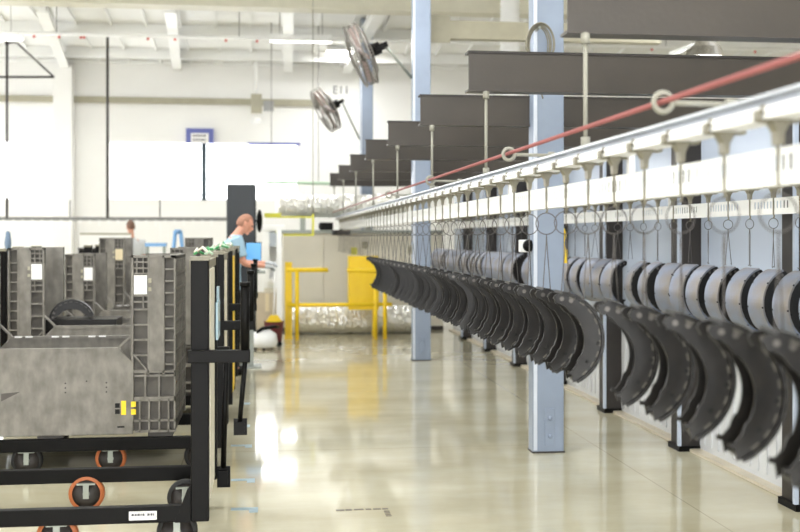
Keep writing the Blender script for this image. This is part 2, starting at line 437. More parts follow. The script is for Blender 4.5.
def make_shoe(mt, wm, wd=0.075, holes=True):
    e = empty('brake_shoe')
    al = math.radians(74)
    seg = 26
    # curved table, opening towards -x, axis along y; origin at the middle of the arc's chord line
    def arc(r, n=seg, a0=-al, a1=al): return [(r*math.cos(a0+(a1-a0)*k/n), r*math.sin(a0+(a1-a0)*k/n)) for k in range(n+1)]
    cx = -RS*math.cos(al)
    tb = MB()
    po = arc(RS); pi_ = arc(RS-0.011)
    W_ = wd
    for k in range(seg):
        A, B, C, D = po[k], po[k+1], pi_[k+1], pi_[k]
        v = [(A[0]+cx, -W_, A[1]), (B[0]+cx, -W_, B[1]), (C[0]+cx, -W_, C[1]), (D[0]+cx, -W_, D[1])]
        v += [(q[0], W_, q[2]) for q in v]
        fs = [(0,1,2,3), (7,6,5,4), (0,4,5,1), (2,6,7,3)]
        if k == 0: fs.append((0,3,7,4))
        if k == seg-1: fs.append((1,5,6,2))
        tb._new(v, fs, 0, False)
    bmesh.ops.remove_doubles(tb.bm, verts=tb.bm.verts[:], dist=1e-5)
    # rivet holes near both edges of the table
    for k in range(10):
        a = -al*0.85 + 1.7*al*k/9
        for yy in ((-0.06, 0.06) if k % 3 == 1 else ()):
            mt4 = Matrix.Translation((cx, yy, 0)) @ Matrix.Rotation(-a, 4, 'Y')
            tb.box(RS-0.002, RS+0.0006, -0.005, 0.005, -0.005, 0.005, 1, mt4)
    for k in range(12):
        a = -al*0.9 + 1.8*al*k/11
        mt4 = Matrix.Translation((cx, -W_, 0)) @ Matrix.Rotation(-a, 4, 'Y')
        tb.box(RS-0.008, RS-0.003, -0.0006, 0.001, -0.011, 0.011, 1, mt4)
    t = tb.build('table', [mt, M['slot']], e)
    for s in (-1, 1):
        wb_ = MB()
        out = [(x_+cx, z_) for x_, z_ in arc(RS-0.010, 24)]
        inn = []
        for k in range(25):
            a = -al + 2*al*k/24; u = abs(a)/al
            d = 0.070*(1-0.42*u**2.5) + (0.006*math.sin((u-0.6)*PI/0.2) if 0.6 < u < 0.8 else 0)
            r = RS-0.010-d
            inn.append((r*math.cos(a)+cx, r*math.sin(a)))
        # flattened lobes at the two ends
        ta, tb_ = out[-1], inn[-1]
        up = [(ta[0]-0.022, ta[1]+0.001), (ta[0]-0.034, ta[1]-0.012), (tb_[0]-0.016, tb_[1]+0.004)]
        la, lb = out[0], inn[0]
        dn = [(lb[0]-0.014, lb[1]+0.004), (lb[0]-0.016, lb[1]-0.008), (lb[0]-0.002, lb[1]-0.012), (la[0]-0.012, la[1]-0.006)]
        y0 = s*(wd-0.016)
        # build as quads strip + end polygons
        vo = [[wb_.bm.verts.new((p[0], y0+q*0.0055, p[1])) for p in out] for q in (-1, 1)]
        vi = [[wb_.bm.verts.new((p[0], y0+q*0.0055, p[1])) for p in inn] for q in (-1, 1)]
        nf = wb_.bm.faces.new
        for k in range(24):
            nf((vo[0][k], vo[0][k+1], vi[0][k+1], vi[0][k])); nf((vo[1][k+1], vo[1][k], vi[1][k], vi[1][k+1]))
            nf((vi[0][k], vi[0][k+1], vi[1][k+1], vi[1][k])); nf((vo[0][k+1], vo[0][k], vo[1][k], vo[1][k+1]))
        for poly, o1, i1 in ((up, -1, -1), (dn, 0, 0)):
            ring = []
            for q in (0, 1):
                pv = [wb_.bm.verts.new((p[0], y0+(-1, 1)[q]*0.0055, p[1])) for p in poly]
                cyc = ([vo[q][o1]] + pv + [vi[q][i1]]) if o1 == -1 else ([vi[q][i1]] + pv + [vo[q][o1]])
                nf(cyc); ring.append(cyc)
            for k in range(len(ring[0])-1): nf((ring[0][k], ring[0][k+1], ring[1][k+1], ring[1][k]))
        ye = y0 + s*0.0058
        for a, rr in ((-0.62*al, RS-0.04), (-0.2*al, RS-0.024)):
            p = (rr*math.cos(a)+cx, rr*math.sin(a))
            wb_.lathe([(0.0075, -0.0008), (0.0075, 0.0008)], 10, 1, Matrix.Translation((p[0], ye, p[1])) @ Matrix.Rotation(PI/2, 4, 'X'))
        for k in range(9):                                   # weld windows along the rim
            a = -al*0.8 + 1.6*al*k/8; mt4 = Matrix.Translation((cx, 0, 0)) @ Matrix.Rotation(-a, 4, 'Y')
            wb_.box(RS-0.021, RS-0.0135, ye-0.0006, ye+0.0006, -0.012, 0.012, 2, mt4)
        wb_.build('web', [wm, M['slot'], M['dash']], e, bevel=0.0025)
        for a, rr in ((0.8*al, RS-0.028), (0.98*al, RS-0.03)):
            p = (rr*math.cos(a)+cx, rr*math.sin(a))
            MB().lathe([(0.009, 0), (0.009, 0.012), (0.006, 0.015)], 10, 0, Matrix.Translation((p[0], ye, p[1])) @ Matrix.Rotation(PI/2*s, 4, 'X')).build('stud', M['stud'], e)
    return e
TR, HG, HG2 = make_trolley(), make_hanger(0.046, 0.33), make_hanger(0.028, 0.27)
SH, SH2 = make_shoe(M['shoe'], M['shoe']), make_shoe(M['shoe2'], M['shoe'], 0.062)
first = {}
def put(proto, loc, rot, lab, cat, grp):
    if proto.name not in first: first[proto.name] = 1; o = proto
    else: o = copy_tree(proto)
    o.location = loc; o.rotation_euler = rot
    tag(o, lab, cat, grp); return o
P = 0.307
for k in range(-2, 54):
    yy = 2.48 + P*k
    if yy > 17.7: break
    sw = R.uniform(-1, 1)
    has = (k != 5 and k <= 32)
    if has:
        if k < 5: nm = 'the %s brake shoe in front of the gap' % ordinal(5-k)
        else: nm = 'the %s brake shoe behind the gap' % ordinal(k-5)
    elif k == 5: nm = 'no shoe, at the gap'
    else: nm = 'no shoe, %s past the last' % ordinal(k-32)
    put(TR, (LF, yy, 1.825), (0, 0, 0), 'cream trolley on the front rail over ' + nm.replace('brake ', ''), 'trolley', 'front conveyor trolleys')
    put(HG, (LF, yy, 1.653), (0, R.uniform(-.01, .01), R.uniform(-.2, .2)), 'wire hanger on the front line with ' + nm.replace('brake ', ''), 'hanger', 'front wire hangers')
    if has:
        o = put(SH, (LF-0.005, yy-0.02, 1.158), (0, math.radians(-9)+R.uniform(-.03, .03), math.radians(-8 if k < 6 else -5)+R.uniform(-.05, .05)),
            'dark brake shoe in the front row, %s' % (('%s in front of the gap' % ordinal(5-k)) if k < 5 else ('%s behind the gap' % ordinal(k-5))), 'brake shoe', 'dark brake shoes on the front conveyor')
P2 = 0.30
for k in range(-4, 52):
    yy = 4.3 + P2*k
    if yy > 17.7: break
    nm = 'the %s shoe from the camera' % ordinal(k+5)
    put(TR, (LB, yy, 1.825), (0, 0, 0), 'cream trolley on the rear conveyor rail above ' + nm, 'trolley', 'rear conveyor trolleys')
    put(HG2, (LB, yy, 1.653), (0, R.uniform(-.01, .01), R.uniform(-.4, .4)), 'thin wire hanger on the rear line holding ' + nm, 'hanger', 'rear wire hangers')
    if k in (13, 24): continue
    put(SH2, (LB+0.01, yy, 1.19), (0, R.uniform(-.04, .04), PI+math.radians(14)+R.uniform(-.32, .32)), 'blue-grey steel brake shoe in the rear row, %s from the camera' % ordinal(k+5), 'brake shoe', 'blue-grey brake shoes on the rear conveyor')

# pull cord above the front rail, with eye brackets
XC = 1.12
za = 1.93
cd = empty('pull_cord', (XC, 1.2, za)); MB().tube([(0, 0, 0), (0, 16.8, 0.02)], 0.0085, 10).build('cord', M['pink'], cd)
tag(cd, 'long red pull cord running above the front conveyor rail', 'pull cord')
for i, (px, yy) in enumerate(((658, 3.02), (506, 5.0), (437, 7.4), (394, 9.9))):
    e = empty('eye_bracket', (XC, yy, za))
    pts = [(0.027*math.cos(a), 0.0, 0.027*math.sin(a)) for a in [2*PI*k/16 for k in range(16)]]
    MB().tube(pts, 0.0085, 8, closed=True).build('eye', M['pale'], e)
    MB().tube([(0.03, 0, -0.002), (0.2, 0, -0.004)], 0.008, 8).build('arm', M['pale'], e)
    MB().tube([(0.185, 0, -0.005), (0.215, 0, -0.005)], 0.018, 6).box(0.205, 0.26, -0.012, 0.012, -0.03, -0.02).build('nut', M['pale'], e)
    tag(e, 'pale ring eye bracket holding the red pull cord, ' + ('nearest the camera', 'second from the camera', 'third from the camera', 'farthest from the camera')[i], 'bracket', 'eye brackets along the pull cord')

# small things fixed to the columns
e = empty('dome_junction_box', (2.035-0.115-0.075, 7.86, 1.49))  # white junction box; its black dome gives no light
MB().box(0, 0.075, -0.03, 0.06, -0.05, 0.04).build('housing', M['white'], e, bevel=0.006)
MB().lathe([(0.045, 0), (0.042, 0.02), (0.025, 0.035), (0.0, 0.04)], 16, mtx=Matrix.Translation((0.055, -0.03, -0.003)) @ Matrix.Rotation(PI/2, 4, 'X')).build('dome', M['black'], e)
tag(e, 'white junction box with a black dome on the nearest blue column', 'junction box')
e = empty('socket_box', (1.975-0.115-0.06, 13.85, 1.33))
MB().box(0, 0.06, -0.03, 0.06, 0, 0.12).build('housing', M['beige'], e, bevel=0.006); MB().box(0.015, 0.045, -0.034, -0.03, 0.03, 0.09).build('cover', M['cream'], e)
tag(e, 'small cream socket box on the middle blue column', 'socket box')
e = empty('cable_coil', (1.94, 7.72, 2.93))
for k in range(7):
    pts = [((0.085+0.008*k)*(1+0.1*math.sin(k*2))*math.cos(a)*0.8, -0.02-0.01*k, -0.02+(0.125+0.004*k)*math.sin(a)) for a in [2*PI*j/24 for j in range(24)]]
    MB().tube(pts, 0.0045, 6, closed=True).build('loop', M['cream'], e)
MB().tube([(0, -0.01, -0.1), (-0.02, -0.03, -0.25), (0.03, -0.03, -0.4)], 0.006, 6).build('tail', M['cream'], e)
MB().tube([(0, 0.09, 0.1), (0, -0.055, 0.1)], 0.01, 8).build('hook', M['zinc'], e)
tag(e, 'coiled pale cable hung on the nearest blue column above the second beam', 'cable')
e = empty('yellow_strap', (2.035+0.115+0.02, 7.88, 1.36))
MB().tube([(0, 0, 0.25), (0.012, -0.01, 0.2), (-0.006, -0.02, 0.15), (0.01, -0.01, 0.1)], 0.009, 6).build('chain', M['yellow'], e)
MB().box(-0.006, 0.025, -0.02, 0.0, 0.0, 0.1).build('tag_plate', M['yellow'], e)
MB().tube([(-0.03, 0, 0.25), (0.01, 0, 0.25)], 0.006, 6).build('hook', M['zinc'], e)
tag(e, 'yellow chain and tag on the right side of the nearest column', 'chain')

# beige cross member behind the second column, ribbed white duct
A = atY(432, 38, 14.3); B = atY(528, 17, 14.3)
e = empty('cross_beam', (A.x-0.1, 14.3, A.z))
MB().box(0, 3.2, 0, 0.16, 0, 0.235).build('beam', M['beige'], e)
MB().box(0.05, 0.34, -0.01, 0.0, -0.06, 0.30).build('end_plate', M['beige'], e)
MB().box(0.31, 0.36, -0.016, -0.01, 0.04, 0.2).build('cover_plate', M['beige'], e)
tag(e, 'beige box beam bolted beside the middle blue column', 'beam')
X0 = atY(510, 10, 15.5).x
e = empty('ribbed_duct', (X0, 15.5, 2.6))
prof = []
z = 0
while z < 3.1: prof += [(0.13, z), (0.145, z+0.03), (0.13, z+0.06)]; z += 0.07
MB().lathe(prof, 20).build('hose', M['duct'], e)
MB().lathe([(0.16, -0.05), (0.16, 0.02)], 20).build('collar', M['zinc'], e)
tag(e, 'white ribbed vertical duct behind the beige box beam', 'duct')

# ------------------------------------------------------------------ ceiling lamps
def linear_lamp(c, ln, lab, light=True):
    e = empty('ceiling_lamp', c)
    MB().prism([(-0.06, 0.09), (0.06, 0.09), (0.11, 0.0), (-0.11, 0.0)], 'x', -ln/2, ln/2).build('housing', M['white'], e)
    MB().box(-ln/2, ln/2, -0.1, 0.1, -0.03, 0.0).build('diffuser', M['lamp'], e, bevel=0.012)
    h = zroof(c[1]) - c[2] - 0.09
    for s in (-1, 1): MB().tube([(s*ln*0.35, 0, 0.08), (s*ln*0.35, 0, 0.09+h)], 0.004, 6).build('cable', M['wire'], e)
    if light:
        l = bpy.data.lights.new('lamp_light', 'AREA'); l.shape = 'RECTANGLE'; l.size = ln; l.size_y = 0.2; l.energy = LAMP_W; l.color = (0.97, 0.985, 1.0)
        lo = bpy.data.objects.new('lamp_light', l); COL.objects.link(lo); lo.parent = e; lo.location = (0, 0, -0.04)
    return tag(e, lab, 'ceiling lamp', 'linear ceiling lamps')
p = atY(301, 40, 19.2); linear_lamp(p, 1.05, 'white linear ceiling lamp hanging left of the large wall fan')
p = atY(-14, 37, 19.2); linear_lamp(p, 1.15, 'white linear ceiling lamp at the left edge of the view')
p = atY(352, 52, 21.9); linear_lamp(p, 1.0, 'white linear ceiling lamp half hidden behind the large wall fan')
i = 0
for yy in (-3, 2.2, 7.4, 12.6):  # rows of unseen lamps, added to light the hall
    for xx in (-5.5, -1.8, 1.2, 6.5, 11):
        linear_lamp((xx, yy, zroof(yy)-1.0 if yy > 0 else zroof(yy)-0.5), 1.3, 'added unseen linear ceiling lamp overhead, %s row, %s from left' % (('behind camera', 'nearest', 'second', 'third')[(-3, 2.2, 7.4, 12.6).index(yy)], ordinal((-5.5, -1.8, 1.2, 6.5, 11).index(xx)+1)))
for xx in (11, 14): linear_lamp((xx, 19.2, 5.0), 1.05, 'added unseen linear ceiling lamp far right behind the booth wall, %s' % ('nearer the columns' if xx == 11 else 'farther from the columns'))  # two more out-of-view lamps added for light
# round reflector lamp between the first two beams
p = atY(704, 58, 13.0)
e = empty('high_bay_lamp', p)
MB().lathe([(0.235, 0.0), (0.225, 0.03), (0.2, 0.12), (0.13, 0.2), (0.08, 0.23)], 32, smooth=False).build('reflector', mat('ribbed_lamp_glass', (112, 108, 98), 0.4, var=0.25, scale=40), e)
MB().lathe([(0.0, -0.02), (0.21, -0.012), (0.22, 0.0), (0.0, 0.0)], 32).build('diffuser', M['lamp'], e)
MB().tube([(0, 0, 0.22), (0, 0, zroof(13)-p.z-0.03)], 0.012, 8).build('stem', M['white'], e)
MB().tube([(0.1, -0.05, 0.24), (-0.45, -0.05, 0.03)], 0.028, 8).build('bracket_arm', M['white'], e)
l = bpy.data.lights.new('lamp_light', 'POINT'); l.energy = 60; l.shadow_soft_size = 0.2
lo = bpy.data.objects.new('lamp_light', l); COL.objects.link(lo); lo.parent = e; lo.location = (0, 0, -0.25)
tag(e, 'round ribbed high bay lamp seen between the two nearest brown beams', 'ceiling lamp')

# ------------------------------------------------------------------ wall fans
def fan(c, nrm, r, col_pt, lab):
    q = Vector(nrm).normalized().to_track_quat('Z', 'Y')
    e = empty('wall_fan', c); e.rotation_mode = 'QUATERNION'; e.rotation_quaternion = q
    g_ = MB()
    def ring(rr, z, t=0.008): g_.tube([(rr*math.cos(2*PI*k/36), rr*math.sin(2*PI*k/36), z) for k in range(36)], t, 6, closed=True)
    ring(r, 0.0, 0.011); ring(r, 0.14, 0.011); ring(r*0.7, 0.17, 0.005); ring(r*0.4, 0.19, 0.005); ring(r*0.7, -0.05, 0.005); ring(r, 0.07, 0.009)
    for k in range(48):
        a = 2*PI*k/48; ca, sa = math.cos(a), math.sin(a)
        g_.tube([(0.1*ca, 0.1*sa, 0.2), (r*0.6*ca, r*0.6*sa, 0.18), (r*0.95*ca, r*0.95*sa, 0.15), (r*ca, r*sa, 0.07), (r*0.95*ca, r*0.95*sa, -0.01), (r*0.55*ca, r*0.55*sa, -0.06), (0.1*ca, 0.1*sa, -0.07)], 0.0035, 5)
    g_.build('cage', M['fan'], e)
    for k in range(4):
        mt4 = Matrix.Rotation(k*PI/2, 4, 'Z') @ Matrix.Rotation(math.radians(26), 4, 'X')
        b = MB()
        b.prism([(0.06, -0.05), (r*0.55, -0.13), (r*0.9, -0.12), (r*0.92, 0.08), (r*0.5, 0.09), (0.06, 0.04)], 'z', -0.003, 0.003)
        bmesh.ops.transform(b.bm, matrix=Matrix.Translation((0, 0, 0.07)) @ mt4, verts=b.bm.verts[:])
        b.build('blade', M['fanblade'], e)
    MB().lathe([(0.0, 0.12), (0.08, 0.11), (0.09, 0.03), (0.0, 0.03)], 18).build('hub', M['fan'], e)
    MB().lathe([(0.0, -0.2), (0.075, -0.19), (0.08, -0.08), (0.1, -0.05), (0.0, -0.05)], 18).build('motor', M['black'], e)
    MB().box(-0.1, 0.1, -0.03, 0.03, -0.16, -0.12).box(-0.1, -0.08, -0.03, 0.03, -0.26, -0.12).box(0.08, 0.1, -0.03, 0.03, -0.26, -0.12).box(-0.1, 0.1, -0.03, 0.03, -0.28, -0.25).build('yoke', M['black'], e)
    inv = (Matrix.Translation(c) @ q.to_matrix().to_4x4()).inverted()
    tgt = inv @ Vector(col_pt)
    MB().tube([(0, 0, -0.26), tgt], 0.018, 8).build('support_arm', M['zinc'], e)
    return tag(e, lab, 'fan', 'caged fans on the columns')
fan(atY(366, 53, 13.7), (-0.93, 0.03, -0.38), 0.39, (1.86, 13.86, 3.55), 'large caged wall fan on the middle blue column, nearest of two')
fan(atY(329, 108, 19.6), (-0.86, -0.12, -0.48), 0.40, (1.72, 19.85, 3.3), 'smaller looking caged fan farther back on the farthest blue column')

# ------------------------------------------------------------------ back area: oven, ducts, rails, cabinet
OY = 18.4
o0, o1 = atY(283, 222, OY), atY(420, 222, OY)
oz = atY(350, 218, OY).z
e = empty('oven_enclosure', (o0.x, OY, 0))
W_ = 3.0 - o0.x
MB().box(0, W_, 0.02, 1.2, 0.0, oz-0.25).build('body', M['oven'], e)
for k in range(4): MB().box(k*W_/4+0.005, (k+1)*W_/4-0.005, 0, 0.02, 0.06, oz-0.28).build('wall_panel', M['oven'], e, bevel=0.004)
MB().box(-0.05, W_, -0.04, 1.2, oz-0.25, oz-0.2).build('roof_edge', M['zinc'], e)
MB().box(0, W_, -0.01, 0.01, 0, 0.06).build('plinth', M['dark'], e)
for xx in (0.3, 1.4): MB().box(xx, xx+0.08, 0.3, 0.7, oz-0.2, oz+0.02).build('duct_cradle', M['zinc'], e)
tag(e, 'beige grey oven enclosure behind the yellow railing', 'oven')
def foil(pts, r, name, lab):
    o = MB(); N_ = 110; seg = 36
    P_ = [Vector(p) for p in pts]
    ln = [0]
    for a_, b_ in zip(P_, P_[1:]): ln.append(ln[-1] + (b_-a_).length)
    path = []; rr = []
    for k in range(N_+1):
        t_ = ln[-1]*k/N_
        for j in range(len(ln)-1):
            if t_ <= ln[j+1] + 1e-9: break
        path.append(P_[j].lerp(P_[j+1], (t_-ln[j])/(ln[j+1]-ln[j])))
        rr.append(r*(1 + R.uniform(-.03, .03)))
    rr[0] *= 0.8; rr[-1] *= 0.8
    o.tube(path, rr, seg)
    for f_ in o.bm.faces: f_.smooth = False
    for v in o.bm.verts: v.co += Vector((R.uniform(-1, 1), R.uniform(-1, 1), R.uniform(-1, 1))) * 0.011
    ob = o.build(name, M['foil'])
    return tag(ob, lab, 'duct')
foil([(0.45, 17.75, 0.235), (1.4, 17.72, 0.235), (2.5, 17.75, 0.235)], 0.215, 'foil_duct', 'silver foil wrapped duct lying on the floor behind the yellow railing')
z_ = oz + 0.21
foil([(o0.x-0.1, OY+0.45, z_), (o0.x+1.0, OY+0.5, z_), (o0.x+2.2, OY+0.4, z_+0.02)], 0.19, 'foil_duct', 'silver foil wrapped duct on top of the oven enclosure')
# drive unit of the conveyor turn
e = empty('conveyor_drive', (LF-0.3, 17.55, 1.42))
# turn wheel resting between both rails
MB().lathe([(0.0, 0.16), (0.14, 0.16), (0.15, 0.18), (0.15, 0.22), (0.14, 0.24), (0.0, 0.24)], 28, mtx=Matrix.Translation((0.35, 0.35, 0.0))).build('turn_wheel', M['dark'], e)
MB().box(0.0, 0.2, 0.0, 0.3, 0.24, 0.36).box(-0.02, 0.0, 0.1, 0.2, 0.26, 0.34).build('motor', M['black'], e)
MB().tube([(0.35, 0.35, 0.24), (0.35, 0.35, 0.26)], 0.03, 8).build('shaft', M['dark'], e)
tag(e, 'dark drive wheel and motor at the far end of the front conveyor', 'drive')

def railing(name, segs, m_, lab, cat='railing'):
    e = empty(name, segs[0][1][0])
    o = Vector(segs[0][1][0])
    for nm, pts, r, sq in segs:
        b = MB(); pts = [Vector(p) - o for p in pts]
        if sq:
            for a_, b_ in zip(pts, pts[1:]):
                lo_ = [min(a_[i], b_[i]) - r for i in range(3)]; hi = [max(a_[i], b_[i]) + r for i in range(3)]
                b.box(lo_[0], hi[0], lo_[1], hi[1], lo_[2], hi[2])
        else: b.tube(pts, r, 10)
        b.build(nm, m_, e)
    return tag(e, lab, cat)
ry = 16.75
def fx(px, Y): return atY(px, 300, Y).x
xa, xb = fx(296, ry), fx(375, ry)
zt = atY(300, 270, ry).z; zm = atY(300, 305, ry).z
railing('safety_railing', [
    ('post', [(fx(297, ry), ry, 0.0), (fx(297, ry), ry, zt)], 0.032, False),
    ('post', [(fx(375.5, ry), ry, 0.0), (fx(375.5, ry), ry, zm+0.35)], 0.032, False),
    ('post', [(fx(385, ry), ry, 0.0), (fx(385, ry), ry, zm+0.35)], 0.032, False),
    ('top_rail', [(fx(287, ry), ry, zt), (fx(328, ry), ry, zt)], 0.034, False),
    ('top_rail', [(fx(347, ry), ry, zt), (fx(385, ry), ry, zt-0.02)], 0.034, False),
    ('middle_rail', [(fx(288, ry), ry, zm), (fx(392, ry), ry, zm)], 0.03, False)], M['yellow'], 'yellow tubular safety railing in front of the foil duct')
e = empty('gate_post', (fx(288.5, 17.0), 17.0, 0))
MB().box(-0.055, 0.055, -0.04, 0.04, 0, atY(288, 262, 17.0).z).build('post', M['yellow'], e, bevel=0.01)
MB().box(-0.06, 0.06, -0.045, 0.045, 0, 0.03).build('base_plate', M['yellow'], e)
tag(e, 'wide flat yellow gate post at the left end of the railing', 'post')
pa, pb = atY(349, 310, 17.15), atY(379, 256, 17.15)
e = empty('yellow_guard', (pa.x, 17.15, 0))
MB().box(0, pb.x-pa.x, 0, 0.3, pa.z, pb.z).build('panel', M['yellow'], e, bevel=0.01)
MB().box(pb.x-pa.x-0.09, pb.x-pa.x-0.03, 0.1, 0.2, 0, pa.z).build('leg', M['yellow'], e)
MB().box(0.1, pb.x-pa.x-0.1, -0.01, 0.0, pb.z-0.1, pb.z-0.04).build('slot_plate', M['yellow'], e)
tag(e, 'solid yellow guard box behind the far end of the brake shoes', 'guard')
for i, (px, py) in enumerate(((354, 251), (365, 245))):
    p = atY(px, py, 18.39)
    t_ = MB().box(-0.05, 0.05, -0.012, 0, -0.06, 0.06).build('wall_tag', M['beige' if i else 'lime'], loc=p)
    tag(t_, ('small yellow tag on the oven wall above the yellow guard box', 'small cream tag on the oven wall above the yellow guard box')[i], 'tag')
# lime gate frame high up
ly = 16.9
A = atY(266, 217, ly); B = atY(313, 217, ly); C_ = atY(313, 235, ly); D_ = atY(284, 235, ly)
e = railing('lime_gate_arm', [
    ('top_bar', [(A.x, ly, A.z), (B.x, ly, A.z)], 0.013, True),
    ('end_bar', [(B.x, ly, C_.z), (B.x, ly, B.z+0.03)], 0.016, True),
    ('lower_bar', [(D_.x, ly, C_.z), (B.x, ly, C_.z)], 0.013, True),
    ('tip', [(A.x, ly, A.z+0.03), (A.x+0.2, ly, A.z+0.03)], 0.028, True),
    ], M['lime'], 'lime yellow rectangular gate arm beside the white kiosk', 'gate arm')
MB().tube([(B.x-A.x, 0, 0.02), (B.x-A.x, 0, zroof(ly)-A.z-0.02)], 0.006, 6).build('hanging_rod', M['pale'], e)
# tall dark cabinet
ca, cb = atY(226.5, 184, 16.6), atY(256, 184, 16.6)
e = empty('dark_cabinet', ((ca.x+cb.x)/2, 16.6, 0)); cw = (cb.x-ca.x)/2
MB().box(-cw, cw, 0.02, 0.5, 0.1, ca.z).build('body', M['navy'], e, bevel=0.01)
MB().box(-cw+0.02, cw-0.02, 0, 0.02, 0.14, ca.z-0.03).build('door', M['navy'], e, bevel=0.006)
MB().box(-cw+0.03, cw-0.03, 0.05, 0.47, 0, 0.1).build('plinth', M['black'], e)
MB().box(cw-0.06, cw-0.04, -0.02, 0.0, 1.0, 1.2).build('handle', M['black'], e)
tag(e, 'tall dark teal cabinet standing behind the man in light blue', 'cabinet')
# workstation kiosk
ky = 21.6
k0, k1 = atY(262, 262, ky), atY(285, 225, ky)
kw = k1.x - k0.x
e = empty('white_kiosk', (k0.x, ky, 0))
ztop = k1.z
MB().box(0.0, kw, 0.0, 0.4, ztop-0.12, ztop).build('hood', M['white'], e, bevel=0.02)
MB().box(0, 0.14, 0.0, 0.38, 0.75, ztop-0.12).box(0.1, kw, 0.36, 0.4, 0.55, ztop-0.12).box(kw-0.06, kw, 0.0, 0.36, 0.75, ztop-0.12).build('body', M['white'], e)
MB().box(0.14, kw-0.06, 0.02, 0.03, ztop-0.42, ztop-0.14).build('glass_panel', mat('grey_kiosk_glass', (150, 158, 165), 0.1), e)
MB().box(0, kw, 0.0, 0.38, 0.68, 0.75).build('shelf', M['white'], e)
for sx in (0.02, kw-0.02):
    for sy in (0.02, 0.36): MB().box(sx-0.02, sx+0.02, sy-0.02, sy+0.02, 0, 0.68).build('leg', M['white'], e)
MB().box(0.02, kw-0.02, 0.3, 0.34, 0.05, 0.55).build('lower_panel', M['oven'], e)
tag(e, 'white kiosk cabinet with a grey glass front right of the man', 'kiosk')
tag(MB().sphere((0, 0, 0), 0.06, sc=(1, 0.5, 1)).build('yellow_lamp', M['lime'], loc=atY(279, 232, ky-0.03)), 'round lime yellow lamp on the upper right corner of the kiosk', 'lamp')
e = empty('white_post', (atY(279, 300, 16.2).x, 16.2, 0))
MB().box(-0.035, 0.035, -0.03, 0.03, 0.012, atY(279, 226, 16.2).z).build('post', M['white'], e); MB().box(-0.06, 0.06, -0.06, 0.06, 0, 0.012).build('base_plate', M['zinc'], e)
tag(e, 'slim white floor post left of the yellow gate post', 'post')
e = empty('black_monitor', atY(259.5, 221, 16.75))
MB().lathe([(0, -0.03), (0.13, -0.03), (0.15, 0.0), (0.14, 0.05), (0.0, 0.06)], 20, mtx=Matrix.Rotation(PI/2, 4, 'X') @ Matrix.Diagonal((0.3, 1.15, 1, 1))).build('shell', M['black'], e)
MB().tube([(0.0, 0.0, 0), ((cb.x-atY(259.5, 221, 16.75).x), 0.0, -0.0)], 0.02, 6).build('arm', M['black'], e)
tag(e, 'narrow black speaker head on an arm beside the dark cabinet', 'speaker')
# man's workbench with blue screen
by = 13.35
e = empty('work_table', (0.03, by, 0))
MB().box(-0.2, 0.0, -0.2, 0.25, 1.12, 1.15).build('tabletop', M['zinc'], e)
MB().box(-0.19, -0.14, 0.0, 0.05, 0.02, 1.12).build('pedestal', M['zinc'], e); MB().box(-0.3, -0.05, -0.15, 0.2, 0, 0.02).build('base_plate', M['zinc'], e)
tag(e, 'small grey work table in front of the man in light blue', 'table')
a_, b_ = atY(246, 266, by), atY(261, 243, by)
e = empty('blue_monitor', ((a_.x+b_.x)/2, by+0.05, 1.15))
hw = (b_.x-a_.x)/2
MB().box(-hw, hw, 0, 0.03, 0.04, b_.z-1.15).build('screen', M['screen'], e, bevel=0.004)
MB().box(-hw-0.006, hw+0.006, 0.03, 0.05, 0.03, b_.z-1.14).build('back', M['dark'], e)
MB().box(-0.03, 0.03, 0.02, 0.06, 0.008, 0.1).box(-0.08, 0.08, -0.05, 0.1, 0.0, 0.01).build('stand', M['dark'], e)
tag(e, 'blue monitor on the work table behind the man\'s forearm', 'monitor')
# broom and mop bucket on the floor
p = atY(274, 316, 15.9)
e = empty('yellow_mop', (p.x, 15.9, 0))
MB().tube([(0.02, 0.03, 1.2), (0, 0, 0.42)], 0.013, 8).build('handle', M['white'], e)
MB().prism([(-0.12, 0.34), (0.12, 0.34), (0.05, 0.44), (-0.05, 0.44)], 'y', -0.03, 0.03).build('head', M['yellow'], e)
tag(e, 'mop with yellow head standing in the dark bucket', 'mop')
e = empty('mop_bucket', (p.x, 15.9, 0))
MB().lathe([(0.11, 0.06), (0.14, 0.34), (0.15, 0.35), (0.13, 0.33), (0.10, 0.08)], 16).build('bucket', M['red'], e)
for sx in (-0.08, 0.08):
    for sy in (-0.08, 0.08): MB().lathe([(0.0, -0.012), (0.03, -0.012), (0.03, 0.012), (0, 0.012)], 10, mtx=Matrix.Translation((sx, sy, 0.03)) @ Matrix.Rotation(PI/2, 4, 'X')).box(sx-0.01, sx+0.01, sy-0.014, sy+0.014, 0.03, 0.08).build('caster', M['black'], e)
tag(e, 'dark red mop bucket on casters beside the white post', 'bucket')
# floor machine (white round tub with black nozzle) and cardboard box behind man
p = atY(264, 325, 15.4)
e = empty('floor_vacuum', (p.x, 15.4, 0))
MB().lathe([(0.0, 0.04), (0.16, 0.04), (0.19, 0.1), (0.17, 0.22), (0.08, 0.28), (0, 0.28)], 18).build('tub', M['white'], e)
MB().tube([(-0.1, -0.1, 0.25), (-0.02, -0.12, 0.3), (0.14, -0.05, 0.32), (0.2, 0.1, 0.3)], 0.025, 8).build('hose', M['black'], e)
for a in (0.5, 2.6, 4.7): MB().lathe([(0, -0.012), (0.022, -0.012), (0.022, 0.012), (0, 0.012)], 10, mtx=Matrix.Translation((0.13*math.cos(a), 0.13*math.sin(a), 0.022)) @ Matrix.Rotation(PI/2, 4, 'X')).box(0.13*math.cos(a)-0.01, 0.13*math.cos(a)+0.01, 0.13*math.sin(a)-0.01, 0.13*math.sin(a)+0.01, 0.03, 0.07).build('caster', M['black'], e)
tag(e, 'low white round vacuum tub with a black hose on the floor', 'vacuum')
p = atY(270, 300, 16.4)
